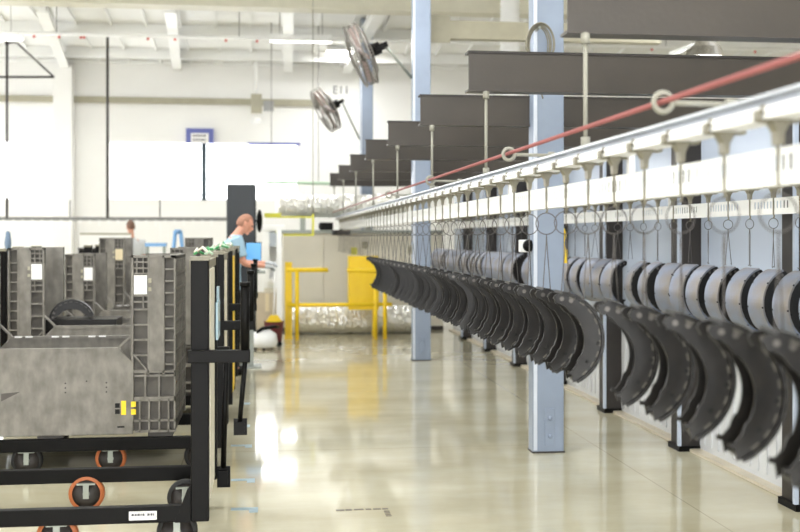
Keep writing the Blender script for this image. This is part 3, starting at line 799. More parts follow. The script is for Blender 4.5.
e = empty('cardboard_box', (p.x-0.04, 16.75, 0)); MB().box(-0.16, 0.16, -0.2, 0.2, 0, 0.72).build('carton', mat('cardboard', (186, 172, 148), 0.8, var=0.05), e, bevel=0.005); MB().box(-0.03, 0.03, -0.204, -0.2, 0.45, 0.72).build('packing_tape', M['tan'], e)
tag(e, 'tall tan carton on the floor under the white kiosk', 'box')

# left background: pole, crane rail, sign, tables
def pole(px, y0, y1, Y, r, lab, mt_):
    A = atY(px, y0, Y); B = atY(px, y1, Y)
    e = empty('ceiling_pole', (A.x, Y, B.z)); MB().tube([(0, 0, 0), (0, 0, A.z-B.z)], r, 8).build('pipe', mt_, e)
    MB().tube([(0, 0, A.z-B.z-0.05), (0, 0, A.z-B.z)], r*1.6, 8).build('flange', mt_, e); return tag(e, lab, 'pole')
tray_y = 21.0
tzr = atY(100, 219, tray_y).z
pole(107.5, 2, 218, tray_y-0.11, 0.026, 'long dark vertical pole left of the bright window', M['dark'])
e = pole(7, 42, 218, tray_y-0.11, 0.024, 'dark vertical pole at the far left with a bracket arm', M['dark'])
a0 = atY(-10, 77, tray_y-0.11); a1 = atY(54, 77, tray_y-0.11); b1 = atY(17, 43, tray_y-0.11); b0 = atY(7, 43, tray_y-0.11)
o = Vector(e.location)
MB().tube([a0-o, a1-o], 0.022, 8).build('bracket_arm', M['dark'], e); MB().tube([b0-o, b1-o, a1-o], 0.018, 8).build('brace', M['wire'], e)
MB().tube([b0-o, b0-o+Vector((0, 0, zroof(tray_y)-b0.z-0.01))], 0.012, 6).build('hanger', M['wire'], e)
e = empty('cable_tray', (XL+0.1, tray_y, tzr))
xx1 = atY(229, 219, tray_y).x
MB().box(0, xx1-XL-0.1, -0.04, 0.08, -0.03, 0.035).build('tray', mat('grey_tray', (120, 120, 118), 0.5), e)
for k in range(40): MB().box(0.3+k*0.17, 0.34+k*0.17, -0.045, -0.04, -0.09 if k % 3 else -0.13, -0.02).build('tie', M['white'], e)
for px in (70, 160):
    A = atY(px, 190 if px == 160 else 200, tray_y); MB().tube([(A.x-XL-0.1, 0, 0), (A.x-XL-0.1, 0, A.z-tzr)], 0.012, 8).build('stub', M['wire'], e)
    MB().box(A.x-XL-0.12, A.x-XL-0.08, 0, 0.03, -tzr, 0).build('leg', M['white'], e)
tag(e, 'long grey cable tray across the back under the windows', 'cable tray')
A, B = atY(186, 143, YB-0.12), atY(213.5, 128.5, YB-0.12)
e = empty('blue_sign', ((A.x+B.x)/2, YB-0.12, A.z)); hw = (B.x-A.x)/2; hh = B.z-A.z
MB().box(-hw, hw, 0, 0.12, 0, hh).build('board', M['signblue'], e)
MB().box(-hw+0.1, hw-0.1, -0.006, 0, 0.0, hh-0.1).build('white_field', M['card'], e)
t_ = MB()
for row in range(2):
    xq = -hw+0.14
    while xq < hw-0.16:
        d = R.uniform(0.02, 0.05); t_.box(xq, xq+d, -0.009, -0.006, hh-0.17-row*0.085, hh-0.135-row*0.085); xq += d+0.015
t_.build('lettering', M['text'], e)
tag(e, 'blue framed sign with a white field above the bright window', 'sign')
p = atY(341, 90.5, YB)
e = empty('bay_marking', (p.x, YB-0.002, p.z)); text('E11', 0.24, M['text'], (0, 0, 0), (PI/2, 0, 0), e)
tag(e, 'grey bay lettering on the white back wall beside the fans', 'lettering')
# white conduit and box near the band
cy = 22.8
A = atY(256, 56, cy); B = atY(340, 58, cy); zb = atY(256, 96, cy).z
e = empty('white_conduit', (A.x, cy, zb)); h = A.z-zb
MB().tube([(0, 0, 0), (0, 0, h-0.1), (0.03, 0, h-0.03), (0.1, 0, h), (B.x-A.x, 0, h)], 0.03, 10).build('pipe', M['white'], e)
MB().box(-0.1, 0.12, -0.1, 0.1, -0.35, 0.03).build('junction_box', M['beige'], e); MB().lathe([(0.08, -0.45), (0.12, -0.55), (0.0, -0.55)], 14).build('lamp_cup', M['white'], e)
MB().box(0.15, 0.36, -0.05, 0.1, -0.3, -0.1).build('grey_box', mat('grey_box', (150, 150, 148), 0.5), e)
MB().box(-0.02, 0.02, 0.05, YB-cy, -0.1, -0.06).build('wall_mount', M['white'], e)
for dx in (0.45, 0.85, 1.05): MB().tube([(dx, 0, h), (dx, 0, zroof(cy)-zb-0.01)], 0.008, 6).build('hanger', M['white'], e)
tag(e, 'white bent conduit pipe with a beige box on the back wall', 'conduit')
A = atY(263, 182, 20.2); B = atY(330, 184, 20.2)
e = empty('green_pipe', (A.x, 20.2, A.z)); MB().tube([(0, 0, 0), (B.x-A.x+0.6, 0, -0.03)], 0.03, 10).build('pipe', M['palegreen'], e)
for dx in (0.15, 1.0): MB().tube([(dx, 0, 0), (dx, 0, zroof(20.2)-A.z-0.02)], 0.006, 6).build('hanger', M['wire'], e)
tag(e, 'pale green horizontal pipe right of the dark cabinet', 'pipe')
# sprinkler line with red caps
sy = 19.0
A = atY(0, 33, sy)
e = empty('sprinkler_pipe', (XL+0.1, sy, A.z)); MB().tube([(0, 0, 0), (XR-XL-0.2, 0, 0)], 0.03, 8).build('pipe', M['white'], e)
for px in (34, 59, 81, 84, 148, 175, 226, 257, 652, 755): 
    x_ = atY(px, 36, sy).x-XL-0.1; MB().sphere((x_, 0, -0.045), 0.024, seg=8).build('sprinkler_head', M['redcap'], e)
for x_ in (1.5, 4.5, 7.5, 11, 15, 19): MB().tube([(x_, 0, 0), (x_, 0, zroof(sy)-A.z-0.02)], 0.006, 6).build('hanger', M['wire'], e)
tag(e, 'white sprinkler pipe with small red heads under the roof', 'pipe')
# far tables, screens, blue trestle
def far_table(px0, px1, py, Y, lab, mt_, h=0.04):
    A, B = atY(px0, py, Y), atY(px1, py, Y)
    e = empty('far_table', (A.x, Y, 0)); w_ = B.x-A.x
    MB().box(0, w_, 0, 0.5, A.z-h, A.z).build('tabletop', mt_, e)
    for sx in (0.05, w_-0.05):
        for sy_ in (0.05, 0.45): MB().box(sx-0.02, sx+0.02, sy_-0.02, sy_+0.02, 0, A.z-h).build('leg', M['zinc'], e)
    return tag(e, lab, 'table')
far_table(62, 128, 258, 18.2, 'pale work table far behind the grey containers', M['white'])
p = atY(88, 258, 18.35)
e = empty('black_crate', (p.x, 18.35, p.z)); MB().box(-0.15, 0.15, 0, 0.25, 0, 0.16).build('crate', M['black'], e, bevel=0.008); MB().box(-0.155, 0.155, -0.006, 0.0, 0.13, 0.165).build('rim', M['dark'], e)
tag(e, 'black crate on the far pale work table', 'crate')
A, B = atY(80, 258, 19.2), atY(131, 233, 19.2)
e = empty('cream_screen', (A.x, 19.2, 0)); MB().box(0, B.x-A.x, 0, 0.04, 1.0, B.z).build('panel', M['wall'], e); MB().box(0, B.x-A.x, -0.01, 0.05, B.z-0.03, B.z).build('rail', M['beige'], e)
for s in (0.05, B.x-A.x-0.05): MB().box(s-0.02, s+0.02, 0, 0.04, 0, 1.0).build('leg', M['zinc'], e)
tag(e, 'pale partition screen behind the far table', 'screen')
p = atY(178, 231, 17.5)
e = empty('blue_trestle', (p.x, 17.5, 0))
for s in (-1, 1): MB().tube([(s*0.04, 0, p.z), (s*0.2, 0, 0)], 0.03, 8).build('leg', M['bluemetal'], e)
MB().tube([(-0.05, 0, p.z-0.01), (0.05, 0, p.z-0.01)], 0.035, 8).build('top', M['bluemetal'], e); MB().tube([(-0.1, 0, p.z*0.5), (0.1, 0, p.z*0.5)], 0.02, 8).build('crossbar', M['bluemetal'], e)
tag(e, 'light blue A-shaped trestle behind the grey containers', 'trestle')
p = atY(156, 243, 16.5)
e = empty('blue_bench', (p.x, 16.5, 0)); MB().box(-0.15, 0.15, -0.1, 0.1, p.z-0.05, p.z).build('top', M['bluemetal'], e)
for s in (-0.12, 0.12): MB().box(s-0.02, s+0.02, -0.02, 0.02, 0, p.z-0.05).build('leg', M['zinc'], e)
tag(e, 'narrow blue bench top left of the blue trestle', 'bench')
p = atY(8, 232, 16.0)
e = empty('blue_lamp_post', (p.x, 16.0, 0)); MB().tube([(0, 0, 0), (0, 0, p.z-0.1)], 0.02, 8).build('stem', M['wire'], e); MB().lathe([(0.03, p.z-0.3), (0.05, p.z-0.15), (0.03, p.z), (0, p.z+0.02)], 10).build('head', mat('slate_blue', (110, 130, 155), 0.5), e)
tag(e, 'slim slate blue signal post at the far left', 'post')

# ------------------------------------------------------------------ carts and containers
def caster(parent, x, y, dark=False):
    e = MB()
    e.box(x-0.05, x+0.05, y-0.04, y+0.04, 0.152, 0.162).box(x-0.016, x+0.016, y-0.036, y-0.03, 0.075, 0.155).box(x-0.016, x+0.016, y+0.03, y+0.036, 0.075, 0.155)
    c = e.build('caster', M['zinc'], parent)
    mt4 = Matrix.Translation((x, y, 0.1)) @ Matrix.Rotation(PI/2, 4, 'X')
    wl = MB().lathe([(0.078, -0.022), (0.095, -0.022), (0.1, -0.012), (0.1, 0.012), (0.095, 0.022), (0.078, 0.022)], 28, 0, mt4, caps=False)
    wl.lathe([(0.0, -0.02), (0.08, -0.018), (0.08, 0.018), (0.0, 0.02)], 28, 1, mt4)
    wl.lathe([(0.0, -0.027), (0.02, -0.027), (0.02, 0.027), (0.0, 0.027)], 12, 2, mt4)
    wl.build('wheel', [M['blackrub'] if dark else M['orange'], M['dark'], M['zinc']], c)
def cart(xr, xl, y0, y1, lab, wheels, panel=None, lower_rod=False, sticker=False):
    # front right corner of the frame at (xr, y0)
    e = empty('transport_cart', (xr, y0, 0)); w_ = xr-xl; d = y1-y0
    z0, z1 = 0.16, 0.24
    for yy in (0, d-0.06): MB().box(-w_+0.086, -0.086, yy+0.002, yy+0.058, z0, z1).build('long_rail', M['black'], e, bevel=0.006)
    for xx in (-w_, -0.1): MB().box(xx, xx+0.06, 0.06, d-0.06, z0+0.01, z1-0.005).build('cross_rail', M['black'], e)
    for xx in (-0.088, -w_):
        for yy in (0, d-0.06):
            MB().box(xx, xx+0.088, yy, yy+0.06, z0, 1.44).build('post', M['black'], e, bevel=0.006)
            MB().box(xx-0.004, xx+0.092, yy-0.004, yy+0.064, 1.435, 1.455).build('cap', M['cream'], e)
    for yy in (0.0, d-0.06):
        MB().prism([(-0.088, z0+0.0), (-0.088, z1+0.1), (-0.105, z1+0.08), (-0.165, z0+0.0)], 'y', (yy-0.004 if yy == 0 else d-0.012), (yy+0.012 if yy == 0 else d+0.004)).build('gusset', M['black'], e)
    MB().box(-0.1, -0.005, 0.06, d-0.06, 1.39, 1.435).build('top_rail', M['cream'], e)
    if panel:
        MB().box(-0.03, 0.004, 0.06, d*0.55, z1+0.02, 1.39).build('end_panel', panel, e)
    # latch arm with the folded tow handle
    MB().box(-0.1, 0.2, -0.05, -0.005, 0.94, 1.0).build('latch_arm', M['black'], e, bevel=0.004)
    t_ = MB().tube([(0.175, -0.028, 1.0), (0.175, -0.028, 1.31)], 0.022, 12); t_.tube([(0.175, -0.028, 1.31), (0.175, -0.028, 1.33)], 0.026, 12)
    tb_ = t_.build('tow_handle', M['black'], e)
    if lower_rod:
        MB().tube([(0.175, -0.028, 0.94), (0.15, -0.028, 0.65)], 0.012, 8).box(0.13, 0.172, -0.05, -0.005, 0.60, 0.65).box(0.12, 0.185, -0.035, -0.02, 0.585, 0.665).build('tow_rod', M['black'], e)
        MB().tube([(0.055, d-0.03, 0.9), (0.035, d-0.03, 0.22)], 0.016, 8).box(0.01, 0.062, d-0.06, d, 0.13, 0.21).box(0.0, 0.075, d-0.035, d-0.02, 0.11, 0.23).build('tow_rod', M['black'], e)
        MB().box(-0.02, 0.07, d-0.05, d-0.02, 0.86, 0.92).build('rod_bracket', M['black'], e)
    for (x, y, dk) in wheels: caster(e, x-xr, y-y0, dk)
    if sticker:
        MB().box(-0.382, -0.25, -0.003, 0, z0+0.018, z1-0.02).build('sticker', M['card'], e)
        s = MB(); xq = -0.37
        for d_ in (0.012, 0.01, 0.012, 0.006, 0.01, 0, 0.012, 0.01, 0.006):
            s.box(xq, xq+d_ if d_ else xq+0.001, -0.0045, -0.003, z0+0.038, z0+0.05); xq += d_+0.003 if d_ else 0.01
        s.build('lettering', M['text'], e)
    return tag(e, lab, 'cart', 'black transport carts')
# Y of the carts' fronts
CY = [5.5, 7.4, 9.3, 11.2, 13.1]
cart(-0.262, -2.3, 5.5, 6.5, 'nearest black steel cart, empty, with a white sticker on its frame', [(-0.99, 5.56, False), (-0.42, 5.58, True), (-0.99, 6.46, False), (-0.43, 6.3, True)], M['sidecream'], True, True)
cart(-0.255, -2.3, 7.4, 8.4, 'black steel cart under the nearest big grey container', [(-0.99, 7.47, False), (-1.52, 7.46, True), (-0.42, 7.5, True), (-0.42, 8.25, True), (-1.5, 8.3, True)], M['sidecream'])
cart(-0.25, -2.15, 9.3, 10.3, 'black steel cart under the second grey container from the camera', [(-1.0, 9.37, False), (-2.0, 9.37, True), (-0.42, 9.4, True), (-0.42, 10.2, True), (-2.0, 10.2, True)], M['yellow'])
cart(-0.25, -2.42, 11.2, 12.15, 'black steel cart under the third grey container from the camera', [(-1.0, 11.27, False), (-1.9, 11.27, True), (-0.42, 11.3, True), (-0.42, 12.05, True), (-1.9, 12.05, True)], None)
cart(-0.45, -2.05, 13.15, 14.1, 'black steel cart under the farthest grey container', [(-0.6, 13.25, True), (-1.9, 13.25, True), (-0.6, 14.0, True), (-1.9, 14.0, True)], None)

def container(xl, xr, y0, y1, H, lab, z=0.24, card=None, yl=True):
    e = empty('bulk_container', ((xl+xr)/2, y0, z)); w_ = (xr-xl)/2; d = y1-y0
    TW = 0.285; DH = 0.575
    b = MB()
    b.box(-w_+0.02, w_-0.02, 0.03, d-0.03, 0.04, 0.13)                                   # floor deck
    for xx in (-w_+0.02, -0.08, w_-0.18): b.box(xx, xx+0.16, 0.03, d-0.03, 0.0, 0.05)    # skids
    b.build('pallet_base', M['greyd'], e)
    # short end walls with horizontal ribs
    for s in (-1, 1):
        q = MB()
        x0, x1 = (w_-0.05, w_-0.025) if s > 0 else (-w_+0.025, -w_+0.05)
        q.box(x0, x1, 0.04, d-0.04, 0.1, H)
        xo0, xo1 = (w_-0.03, w_) if s > 0 else (-w_, -w_+0.03)
        for k in range(11):
            zz = 0.13+k*(H-0.16)/10; q.box(xo0, xo1, 0.04, d-0.04, zz, zz+0.018)
        for k in range(9):
            yy = 0.05+k*(d-0.12)/8; q.box(xo0, xo1, yy, yy+0.015, 0.1, H)
        q.box(xo0, xo1, 0.0, d, H-0.02, H)
        q.build('end_wall', M['grey'], e)
    # four corner towers
    for sy in (0, 1):
        for s in (-1, 1):
            t_ = MB()
            def bx(a0, a1, z0, z1, dep, mi=0, back=0.058):     # a measured inwards from the outer corner
                xx0, xx1 = (w_-a1, w_-a0) if s > 0 else (-w_+a0, -w_+a1)
                if sy == 0: t_.box(xx0, xx1, dep, back, z0, z1, mi)
                else: t_.box(xx0, xx1, d-back, d-dep, z0, z1, mi)
            bx(0.002, TW-0.002, 0.1, H-0.004, 0.035, 1, 0.05); bx(0.003, TW-0.003, 0.102, H-0.005, 0.05, 0, 0.066)                      # recessed sheet, shade painted in with the darker grey
            bx(0.085, 0.17, 0.43, H-0.012, 0.006)               # smooth strip
            bx(0.0, 0.012, 0.05, H, 0.0); bx(0.072, 0.085, 0.4, H, 0.0)
            bx(0.17, 0.18, 0.4, H, 0.0); bx(TW-0.014, TW, 0.1, H, 0.0)
            bx(0, TW, H-0.016, H, 0.0)
            k = 0.47
            while k < H-0.05: bx(0.0, 0.08, k, k+0.01, 0.004); k += 0.078
            for zz in (H-0.05, H-0.09, H-0.125, H-0.27, H-0.31, H-0.36, H-0.46, H-0.56, H-0.66, H-0.76): bx(0.17, TW, zz, zz+0.011, 0.003)
            for aa in (0.205, 0.245): bx(aa, aa+0.008, H-0.125, H-0.01, 0.004)
            for aa in (0.205,): bx(aa, aa+0.008, H-0.36, H-0.27, 0.004)
            # lower grid
            for zz in (0.42, 0.395, 0.25, 0.235, 0.1, 0.03): bx(0.0, TW-0.02, zz, zz+0.014, 0.0)
            for aa in (0.04, 0.1, 0.165, 0.225): bx(aa, aa+0.011, 0.03, 0.25, 0.0)
            for aa in (0.1, 0.19): bx(aa, aa+0.011, 0.25, 0.42, 0.002)
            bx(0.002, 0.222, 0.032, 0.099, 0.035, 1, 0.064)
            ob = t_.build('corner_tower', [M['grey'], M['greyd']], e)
            # diagonal gusset beside the chamfer of the door
            if True:
                g2 = MB(); sx = 1 if s > 0 else -1
                yy0, yy1 = (0.0, 0.03) if sy == 0 else (d-0.03, d)
                xa, xb = sx*(w_-TW+0.01), sx*(w_-TW+0.11)
                g2.prism([(xa, DH-0.02), (xb, DH-0.14), (xb, DH-0.155), (xa, DH-0.035)], 'y', yy0, yy1)
                xc = sx*(w_-TW)
                g2.prism([(xc, DH+0.085), (xc-sx*0.085, DH), (xc-sx*0.085, DH+0.018), (xc, DH+0.103)], 'y', yy0, yy1)
                g2.build('gusset', M['grey'], e)
    # drop doors, front and back, with chamfered top corners
    for sy in (0, 1):
        dw = w_-TW+0.012; c = 0.085
        yy0, yy1 = (0.004, 0.028) if sy == 0 else (d-0.028, d-0.004)
        o_ = MB().prism([(-dw, 0.02), (dw, 0.02), (dw, DH-c), (dw-c, DH), (-dw+c, DH), (-dw, DH-c)], 'y', yy0, yy1).build('drop_door', M['grey'], e, bevel=0.006)
        MB().prism([(-dw+c, DH-0.012), (dw-c, DH-0.012), (dw-c, DH+0.012), (-dw+c, DH+0.012)], 'y', yy0-0.006, yy1+0.006).build('door_rim', M['grey'], o_)
        if sy == 1:
            xq = -dw+0.12
            while xq < dw-0.25:
                for q_ in (0, 0.075): tag(MB().box(xq+q_, xq+q_+0.05, yy0-0.012, yy0-0.006, DH+0.003, DH+0.014).build('rim_clip', M['card'], o_), 'pale clip on the rim')
                xq += 0.26
            pass
        if sy == 0:
            def hole(x0, x1, z0, z1): MB().box(x0, x1, 0.002, 0.006, z0, z1).build('hole_plug', M['slot'], o_)
            for ax in (dw-0.43, dw-0.17):
                for az in (0.30, 0.33, 0.36): hole(ax-0.004, ax+0.004, az-0.004, az+0.004)
            hole(dw-0.3, dw-0.292, 0.368, 0.376); hole(dw-0.115, dw-0.085, 0.195, 0.225); hole(dw-0.115, dw-0.085, 0.155, 0.185); hole(dw-0.1, dw-0.055, 0.065, 0.075)
            MB().box(dw-0.075, dw-0.045, -0.004, 0.006, 0.15, 0.24).build('yellow_latch', M['yellow'], o_)
            MB().prism([(-0.3, 0.25), (-0.18, 0.31), (-0.3, 0.30)], 'y', 0.0, 0.004).build('scuff_plate', M['greyd'], o_)
    for s in (1, -1):
        if card and s in card:
            xx = s*(w_-0.225)
            MB().box(xx-0.042, xx+0.042, -0.004, 0.002, H-0.255, H-0.13).build('label_card', card[s], e)
            MB().box(s*(w_-0.165)-0.01, s*(w_-0.165)+0.01, -0.004, 0.006, H-0.18, H-0.15).build('latch_tab', M['beige'], e)
            MB().box(s*(w_-0.165)-0.01, s*(w_-0.165)+0.01, -0.004, 0.006, H-0.235, H-0.21).build('latch_tab', M['beige'], e)
    MB().box(w_-TW-0.0, w_-TW+0.03, -0.005, 0.004, 0.15, 0.185).box(w_-TW, w_-TW+0.03, -0.005, 0.004, 0.2, 0.235).build('yellow_tab', M['yellow'], e)
    # hinged upper flap rails lying on the doors' rims
    return tag(e, lab, 'container', 'grey bulk containers on carts')
container(-2.18, -0.57, 7.42, 8.38, 1.19, 'nearest grey plastic bulk container with a white card on its right tower', card={1: M['card']})
container(-2.05, -0.475, 9.32, 10.25, 1.22, 'second grey bulk container from the camera, holding a dark brake shoe', card={-1: M['card'], 1: M['card']})
container(-1.93, -0.45, 11.22, 12.1, 1.14, 'third grey bulk container from the camera, lowest tower of the row', card={-1: M['card']})
container(-1.88, -0.62, 13.17, 14.05, 1.30, 'farthest grey bulk container with a tan card on its tower', card={-1: M['tan']})
# a loose shoe leaning in the second container
s_ = copy_tree(SH); s_.location = (-1.62, 9.75, 0.88); s_.rotation_euler = (0, -math.radians(92), math.radians(8))
tag(s_, 'dark brake shoe lying hump up inside the second grey container', 'brake shoe')
del s_['group']
bx_ = empty('shoe_stack', (-1.62, 9.75, 0.39))
for k in range(3): MB().box(-0.4, 0.4, -0.2, 0.2, k*0.16, k*0.16+0.15).build('layer', M['shoe'], bx_)
tag(bx_, 'dark layers of stacked parts inside the second grey container', 'stack')
# strapping on top of the carts
def bundle(x, y, z, n, lab):
    e = empty('tie_bundle', (x, y, z))
    for k in range(n):
        a = R.uniform(0, PI); q = Vector((math.cos(a), math.sin(a), 0)) * R.uniform(0.02, 0.05); o = Vector((R.uniform(-.05, .03), R.uniform(-.35, .35), 0.006+0.008*(k % 4)))
        MB().tube([o-q, o+Vector((0, 0, R.uniform(0.0, .03))), o+q], 0.007, 5).build('tie', M[('palegreen', 'green', 'oven')[k % 3]], e)
    tag(e, lab, 'ties', 'bundles of green ties')
bundle(-0.30, 7.9, 1.456, 14, 'green and white ties lying on the cart under the nearest container')
bundle(-0.30, 9.8, 1.456, 16, 'green and white ties lying on the cart under the second container')
bundle(-0.30, 5.95, 1.456, 8, 'green and white ties lying on top of the nearest cart')
e = empty('document_pouch', (-0.25, 6.15, 1.0)); MB().box(0, 0.012, -0.15, 0.15, 0, 0.2).build('sleeve', M['pouch'], e); MB().box(0.0, 0.014, -0.05, 0.05, 0.2, 0.28).build('tab', M['bluetape'], e)
tag(e, 'clear blue document pouch hung on the side of the nearest cart', 'pouch')

# ------------------------------------------------------------------ floor tape marks
for i, (px0, px1, py) in enumerate(((231, 252, 444), (231, 255, 478), (231, 258, 507), (240, 250, 402), (239, 250, 424))):
    Y = CAMZ*F/(py-237)*0.995/ (math.cos(TH)+(0)*math.sin(TH))
    A, B = atY(px0, py, Y), atY(px1, py, Y)
    t_ = MB().box(A.x, B.x, Y-0.03, Y+0.03, 0.0, 0.0012)
    t_.box(B.x-0.05, B.x, Y-0.09, Y-0.03, 0.0, 0.0012)
    tag(t_.build('floor_tape', M['bluetape']), 'pale blue L-shaped tape mark on the floor by the carts, %s from the camera' % ordinal({507: 1, 478: 2, 444: 3, 424: 4, 402: 5}[py]), 'tape mark', 'blue floor tape marks')
Y = 6.3; A, B = atY(336, 508, Y), atY(388, 508, Y)
t_ = MB()
x = A.x
while x < B.x-0.02:
    d = R.uniform(0.03, 0.07); t_.box(x, min(x+d, B.x), Y-0.016+R.uniform(-.004, .004), Y+0.016, 0, 0.0008); x += d+R.uniform(0.005, 0.02)
for k in range(4): t_.box(B.x-0.03, B.x+0.002, Y-0.17+k*0.035, Y-0.15+k*0.035, 0, 0.0008)
tag(t_.build('worn_floor_mark', M['darktape']), 'worn dark L-shaped mark on the floor in the foreground', 'floor mark')

# ------------------------------------------------------------------ people
def skin_mesh(name, verts, edges, radii, root=0, sub=1):
    me = bpy.data.meshes.new(name); me.from_pydata([tuple(v) for v in verts], edges, [])
    o = bpy.data.objects.new(name, me); COL.objects.link(o)
    md = o.modifiers.new('skin', 'SKIN'); md.use_smooth_shade = True; md.branch_smoothing = 0.3
    for i, r in enumerate(radii):
        sv = me.skin_vertices[0].data[i]; sv.radius = (r, r) if not isinstance(r, tuple) else r
        sv.use_root = (i == root)
    sb = o.modifiers.new('sub', 'SUBSURF'); sb.levels = sub; sb.render_levels = sub
    dg = bpy.context.evaluated_depsgraph_get(); dg.update()
    ev = o.evaluated_get(dg); m2 = bpy.data.meshes.new_from_object(ev)
    bpy.data.objects.remove(o); bpy.data.meshes.remove(me)
    return m2
def finalize(name, meshes, bmx, m_, parent, voxel=0.0, smooth=4):
    bm = bmesh.new()
    for me in meshes: bm.from_mesh(me); bpy.data.meshes.remove(me)
    if bmx:
        tmp = bpy.data.meshes.new('t'); bmx.bm.to_mesh(tmp); bmx.bm.free(); bm.from_mesh(tmp); bpy.data.meshes.remove(tmp)
    me = bpy.data.meshes.new(name); bm.to_mesh(me); bm.free()
    o = bpy.data.objects.new(name, me); COL.objects.link(o)
    if voxel:
        md = o.modifiers.new('r', 'REMESH'); md.mode = 'VOXEL'; md.voxel_size = voxel
        sm = o.modifiers.new('s', 'SMOOTH'); sm.factor = 0.5; sm.iterations = smooth
        dg = bpy.context.evaluated_depsgraph_get(); dg.update()
        m2 = bpy.data.meshes.new_from_object(o.evaluated_get(dg)); o.modifiers.clear(); o.data = m2; bpy.data.meshes.remove(me); me = m2
    me.materials.clear(); me.materials.append(m_)
    for p in me.polygons: p.use_smooth = True; p.material_index = 0
    o.parent = parent
    return o
def person(loc, rz, lab, J, hairm, skinm, shirtm, head_pitch, gloves=None):
    """J: joints in body frame (facing +x, left +y). Keys below."""
    e = empty('person', loc, rz)
    V = lambda k: Vector(J[k])
    verts, edges, radii = [], [], []
    def add(p, r, par=None):
        verts.append(Vector(p)); radii.append(r)
        if par is not None: edges.append((par, len(verts)-1))
        return len(verts)-1
    pel = add(V('pelvis'), (0.15, 0.11)); wa_ = add(V('waist'), (0.135, 0.10), pel); ch = add(V('chest'), (0.16, 0.115), wa_)
    nb = add(V('neckbase'), 0.065, ch); nk = add(V('neck'), 0.055, nb)
    hd = add(V('head'), 0.06, nk)
    gl = []
    for s in ('l', 'r'):
        sh = add(V('sh_'+s), 0.062, ch); el = add(V('el_'+s), 0.043, sh); wr = add(V('wr_'+s), 0.028, el)
        dirv = (V('wr_'+s)-V('el_'+s)).normalized(); side = dirv.cross(Vector((0, 0, 1))).normalized(); 
        palm = add(V('wr_'+s)+dirv*0.045, 0.032, wr); pe = V('wr_'+s)+dirv*0.08
        dn = dirv.lerp(Vector((0, 0, -1)), 0.35).normalized()
        for q, ln in ((-0.03, .062), (-0.01, .075), (0.011, .07), (0.03, .055)):
            a_ = add(pe+side*q, 0.0105, palm); b_ = add(pe+side*q*1.15+dn*ln*0.55, 0.0095, a_); add(pe+side*q*1.15+dn*ln*0.55+dn.lerp(Vector((0, 0, -1)), 0.5).normalized()*ln*0.45, 0.0085, b_)
        sg = 1 if s == 'r' else -1
        a_ = add(V('wr_'+s)+dirv*0.04-side*0.035*sg, 0.012, palm); add(V('wr_'+s)+dirv*0.085-side*0.06*sg-Vector((0, 0, 0.015)), 0.0095, a_)
    for s in ('l', 'r'):
        hp = add(V('hip_'+s), 0.085, pel); kn = add(V('kn_'+s), 0.058, hp); an = add(V('an_'+s), 0.04, kn); add(V('an_'+s)+Vector((0.12, 0, -0.05)), 0.034, an)
    sk = skin_mesh('b', verts, edges, radii, 0)
    # head
    hb = MB()
    c = V('head'); rot = Matrix.Translation(c) @ Matrix.Rotation(head_pitch, 4, 'Y')
    b0 = MB(); b0.sphere((0, 0, 0), 1, seg=24)
    for v in b0.bm.verts:
        x_, y_, z_ = v.co
        fx_ = 0.09*x_; fy = 0.07*y_; fz = 0.108*z_
        if z_ < 0: fy *= 1+0.28*z_; fx_ = fx_*(1+0.18*z_) + 0.018*(-z_)
        v.co = rot @ Vector((fx_, fy, fz))
    nose = [(0.08, 0, 0.012), (0.103, 0, -0.026), (0.09, 0, -0.037)]
    b0.tube([rot @ Vector(p) for p in nose], [0.010, 0.016, 0.012], 8)
    b0.tube([rot @ Vector((0.083, -0.02, -0.06)), rot @ Vector((0.091, 0, -0.059)), rot @ Vector((0.083, 0.02, -0.06))], 0.008, 6)
    b0.tube([rot @ Vector((0.076, -0.038, 0.024)), rot @ Vector((0.087, -0.02, 0.028)), rot @ Vector((0.089, 0, 0.025)), rot @ Vector((0.087, 0.02, 0.028)), rot @ Vector((0.076, 0.038, 0.024))], 0.008, 6)
    b0.sphere(rot @ Vector((0.068, 0, -0.09)), 0.02, seg=10)
    for s in (-1, 1):
        b0.sphere(rot @ Vector((-0.005, s*0.071, -0.008)), 0.028, seg=10, sc=(0.6, 0.35, 1.0))
    body = finalize('body', [sk], b0, skinm, e, 0.007, 3)
    for s in (-1, 1):
        MB().sphere(rot @ Vector((0.077, s*0.03, 0.007)), 0.0105, seg=10).build('eye', M['eye'], e)
    hr = MB(); hr.sphere((0, 0, 0), 1, seg=24)
    kill = []
    for v in hr.bm.verts:
        x_, y_, z_ = v.co
        if (x_ > 0.45 and z_ < 0.62) or (z_ < 0.05 and x_ > -0.2) or z_ < -0.45: kill.append(v); continue
        v.co = rot @ Vector((0.0945*x_-0.002, 0.0745*y_, 0.113*z_+0.001))
    bmesh.ops.delete(hr.bm, geom=kill, context='VERTS')
    ho = hr.build('hair', hairm, e); sd = ho.modifiers.new('s', 'SOLIDIFY'); sd.thickness = 0.004
    # shirt: torso rings and short sleeves, fused
    q = MB()
    tp = [(V('pelvis')+Vector((0, 0, -0.08)), .135, .19), (V('pelvis'), .13, .185), (V('waist'), .125, .17), (V('waist').lerp(V('chest'), .5), .132, .185), (V('chest'), .14, .205), (V('chest').lerp(V('neckbase'), .45), .115, .19), (V('chest').lerp(V('neckbase'), .8), .08, .10), (V('neckbase'), .068, .07)]
    rings = [[q.bm.verts.new(c_ + Vector((a_*math.cos(2*PI*k/28), b_*math.sin(2*PI*k/28), 0))) for k in range(28)] for c_, a_, b_ in tp]
    for A_, B_ in zip(rings, rings[1:]):
        for k in range(28): q.bm.faces.new((A_[k], A_[(k+1) % 28], B_[(k+1) % 28], B_[k]))
    q.bm.faces.new(rings[0][::-1]); q.bm.faces.new(rings[-1])
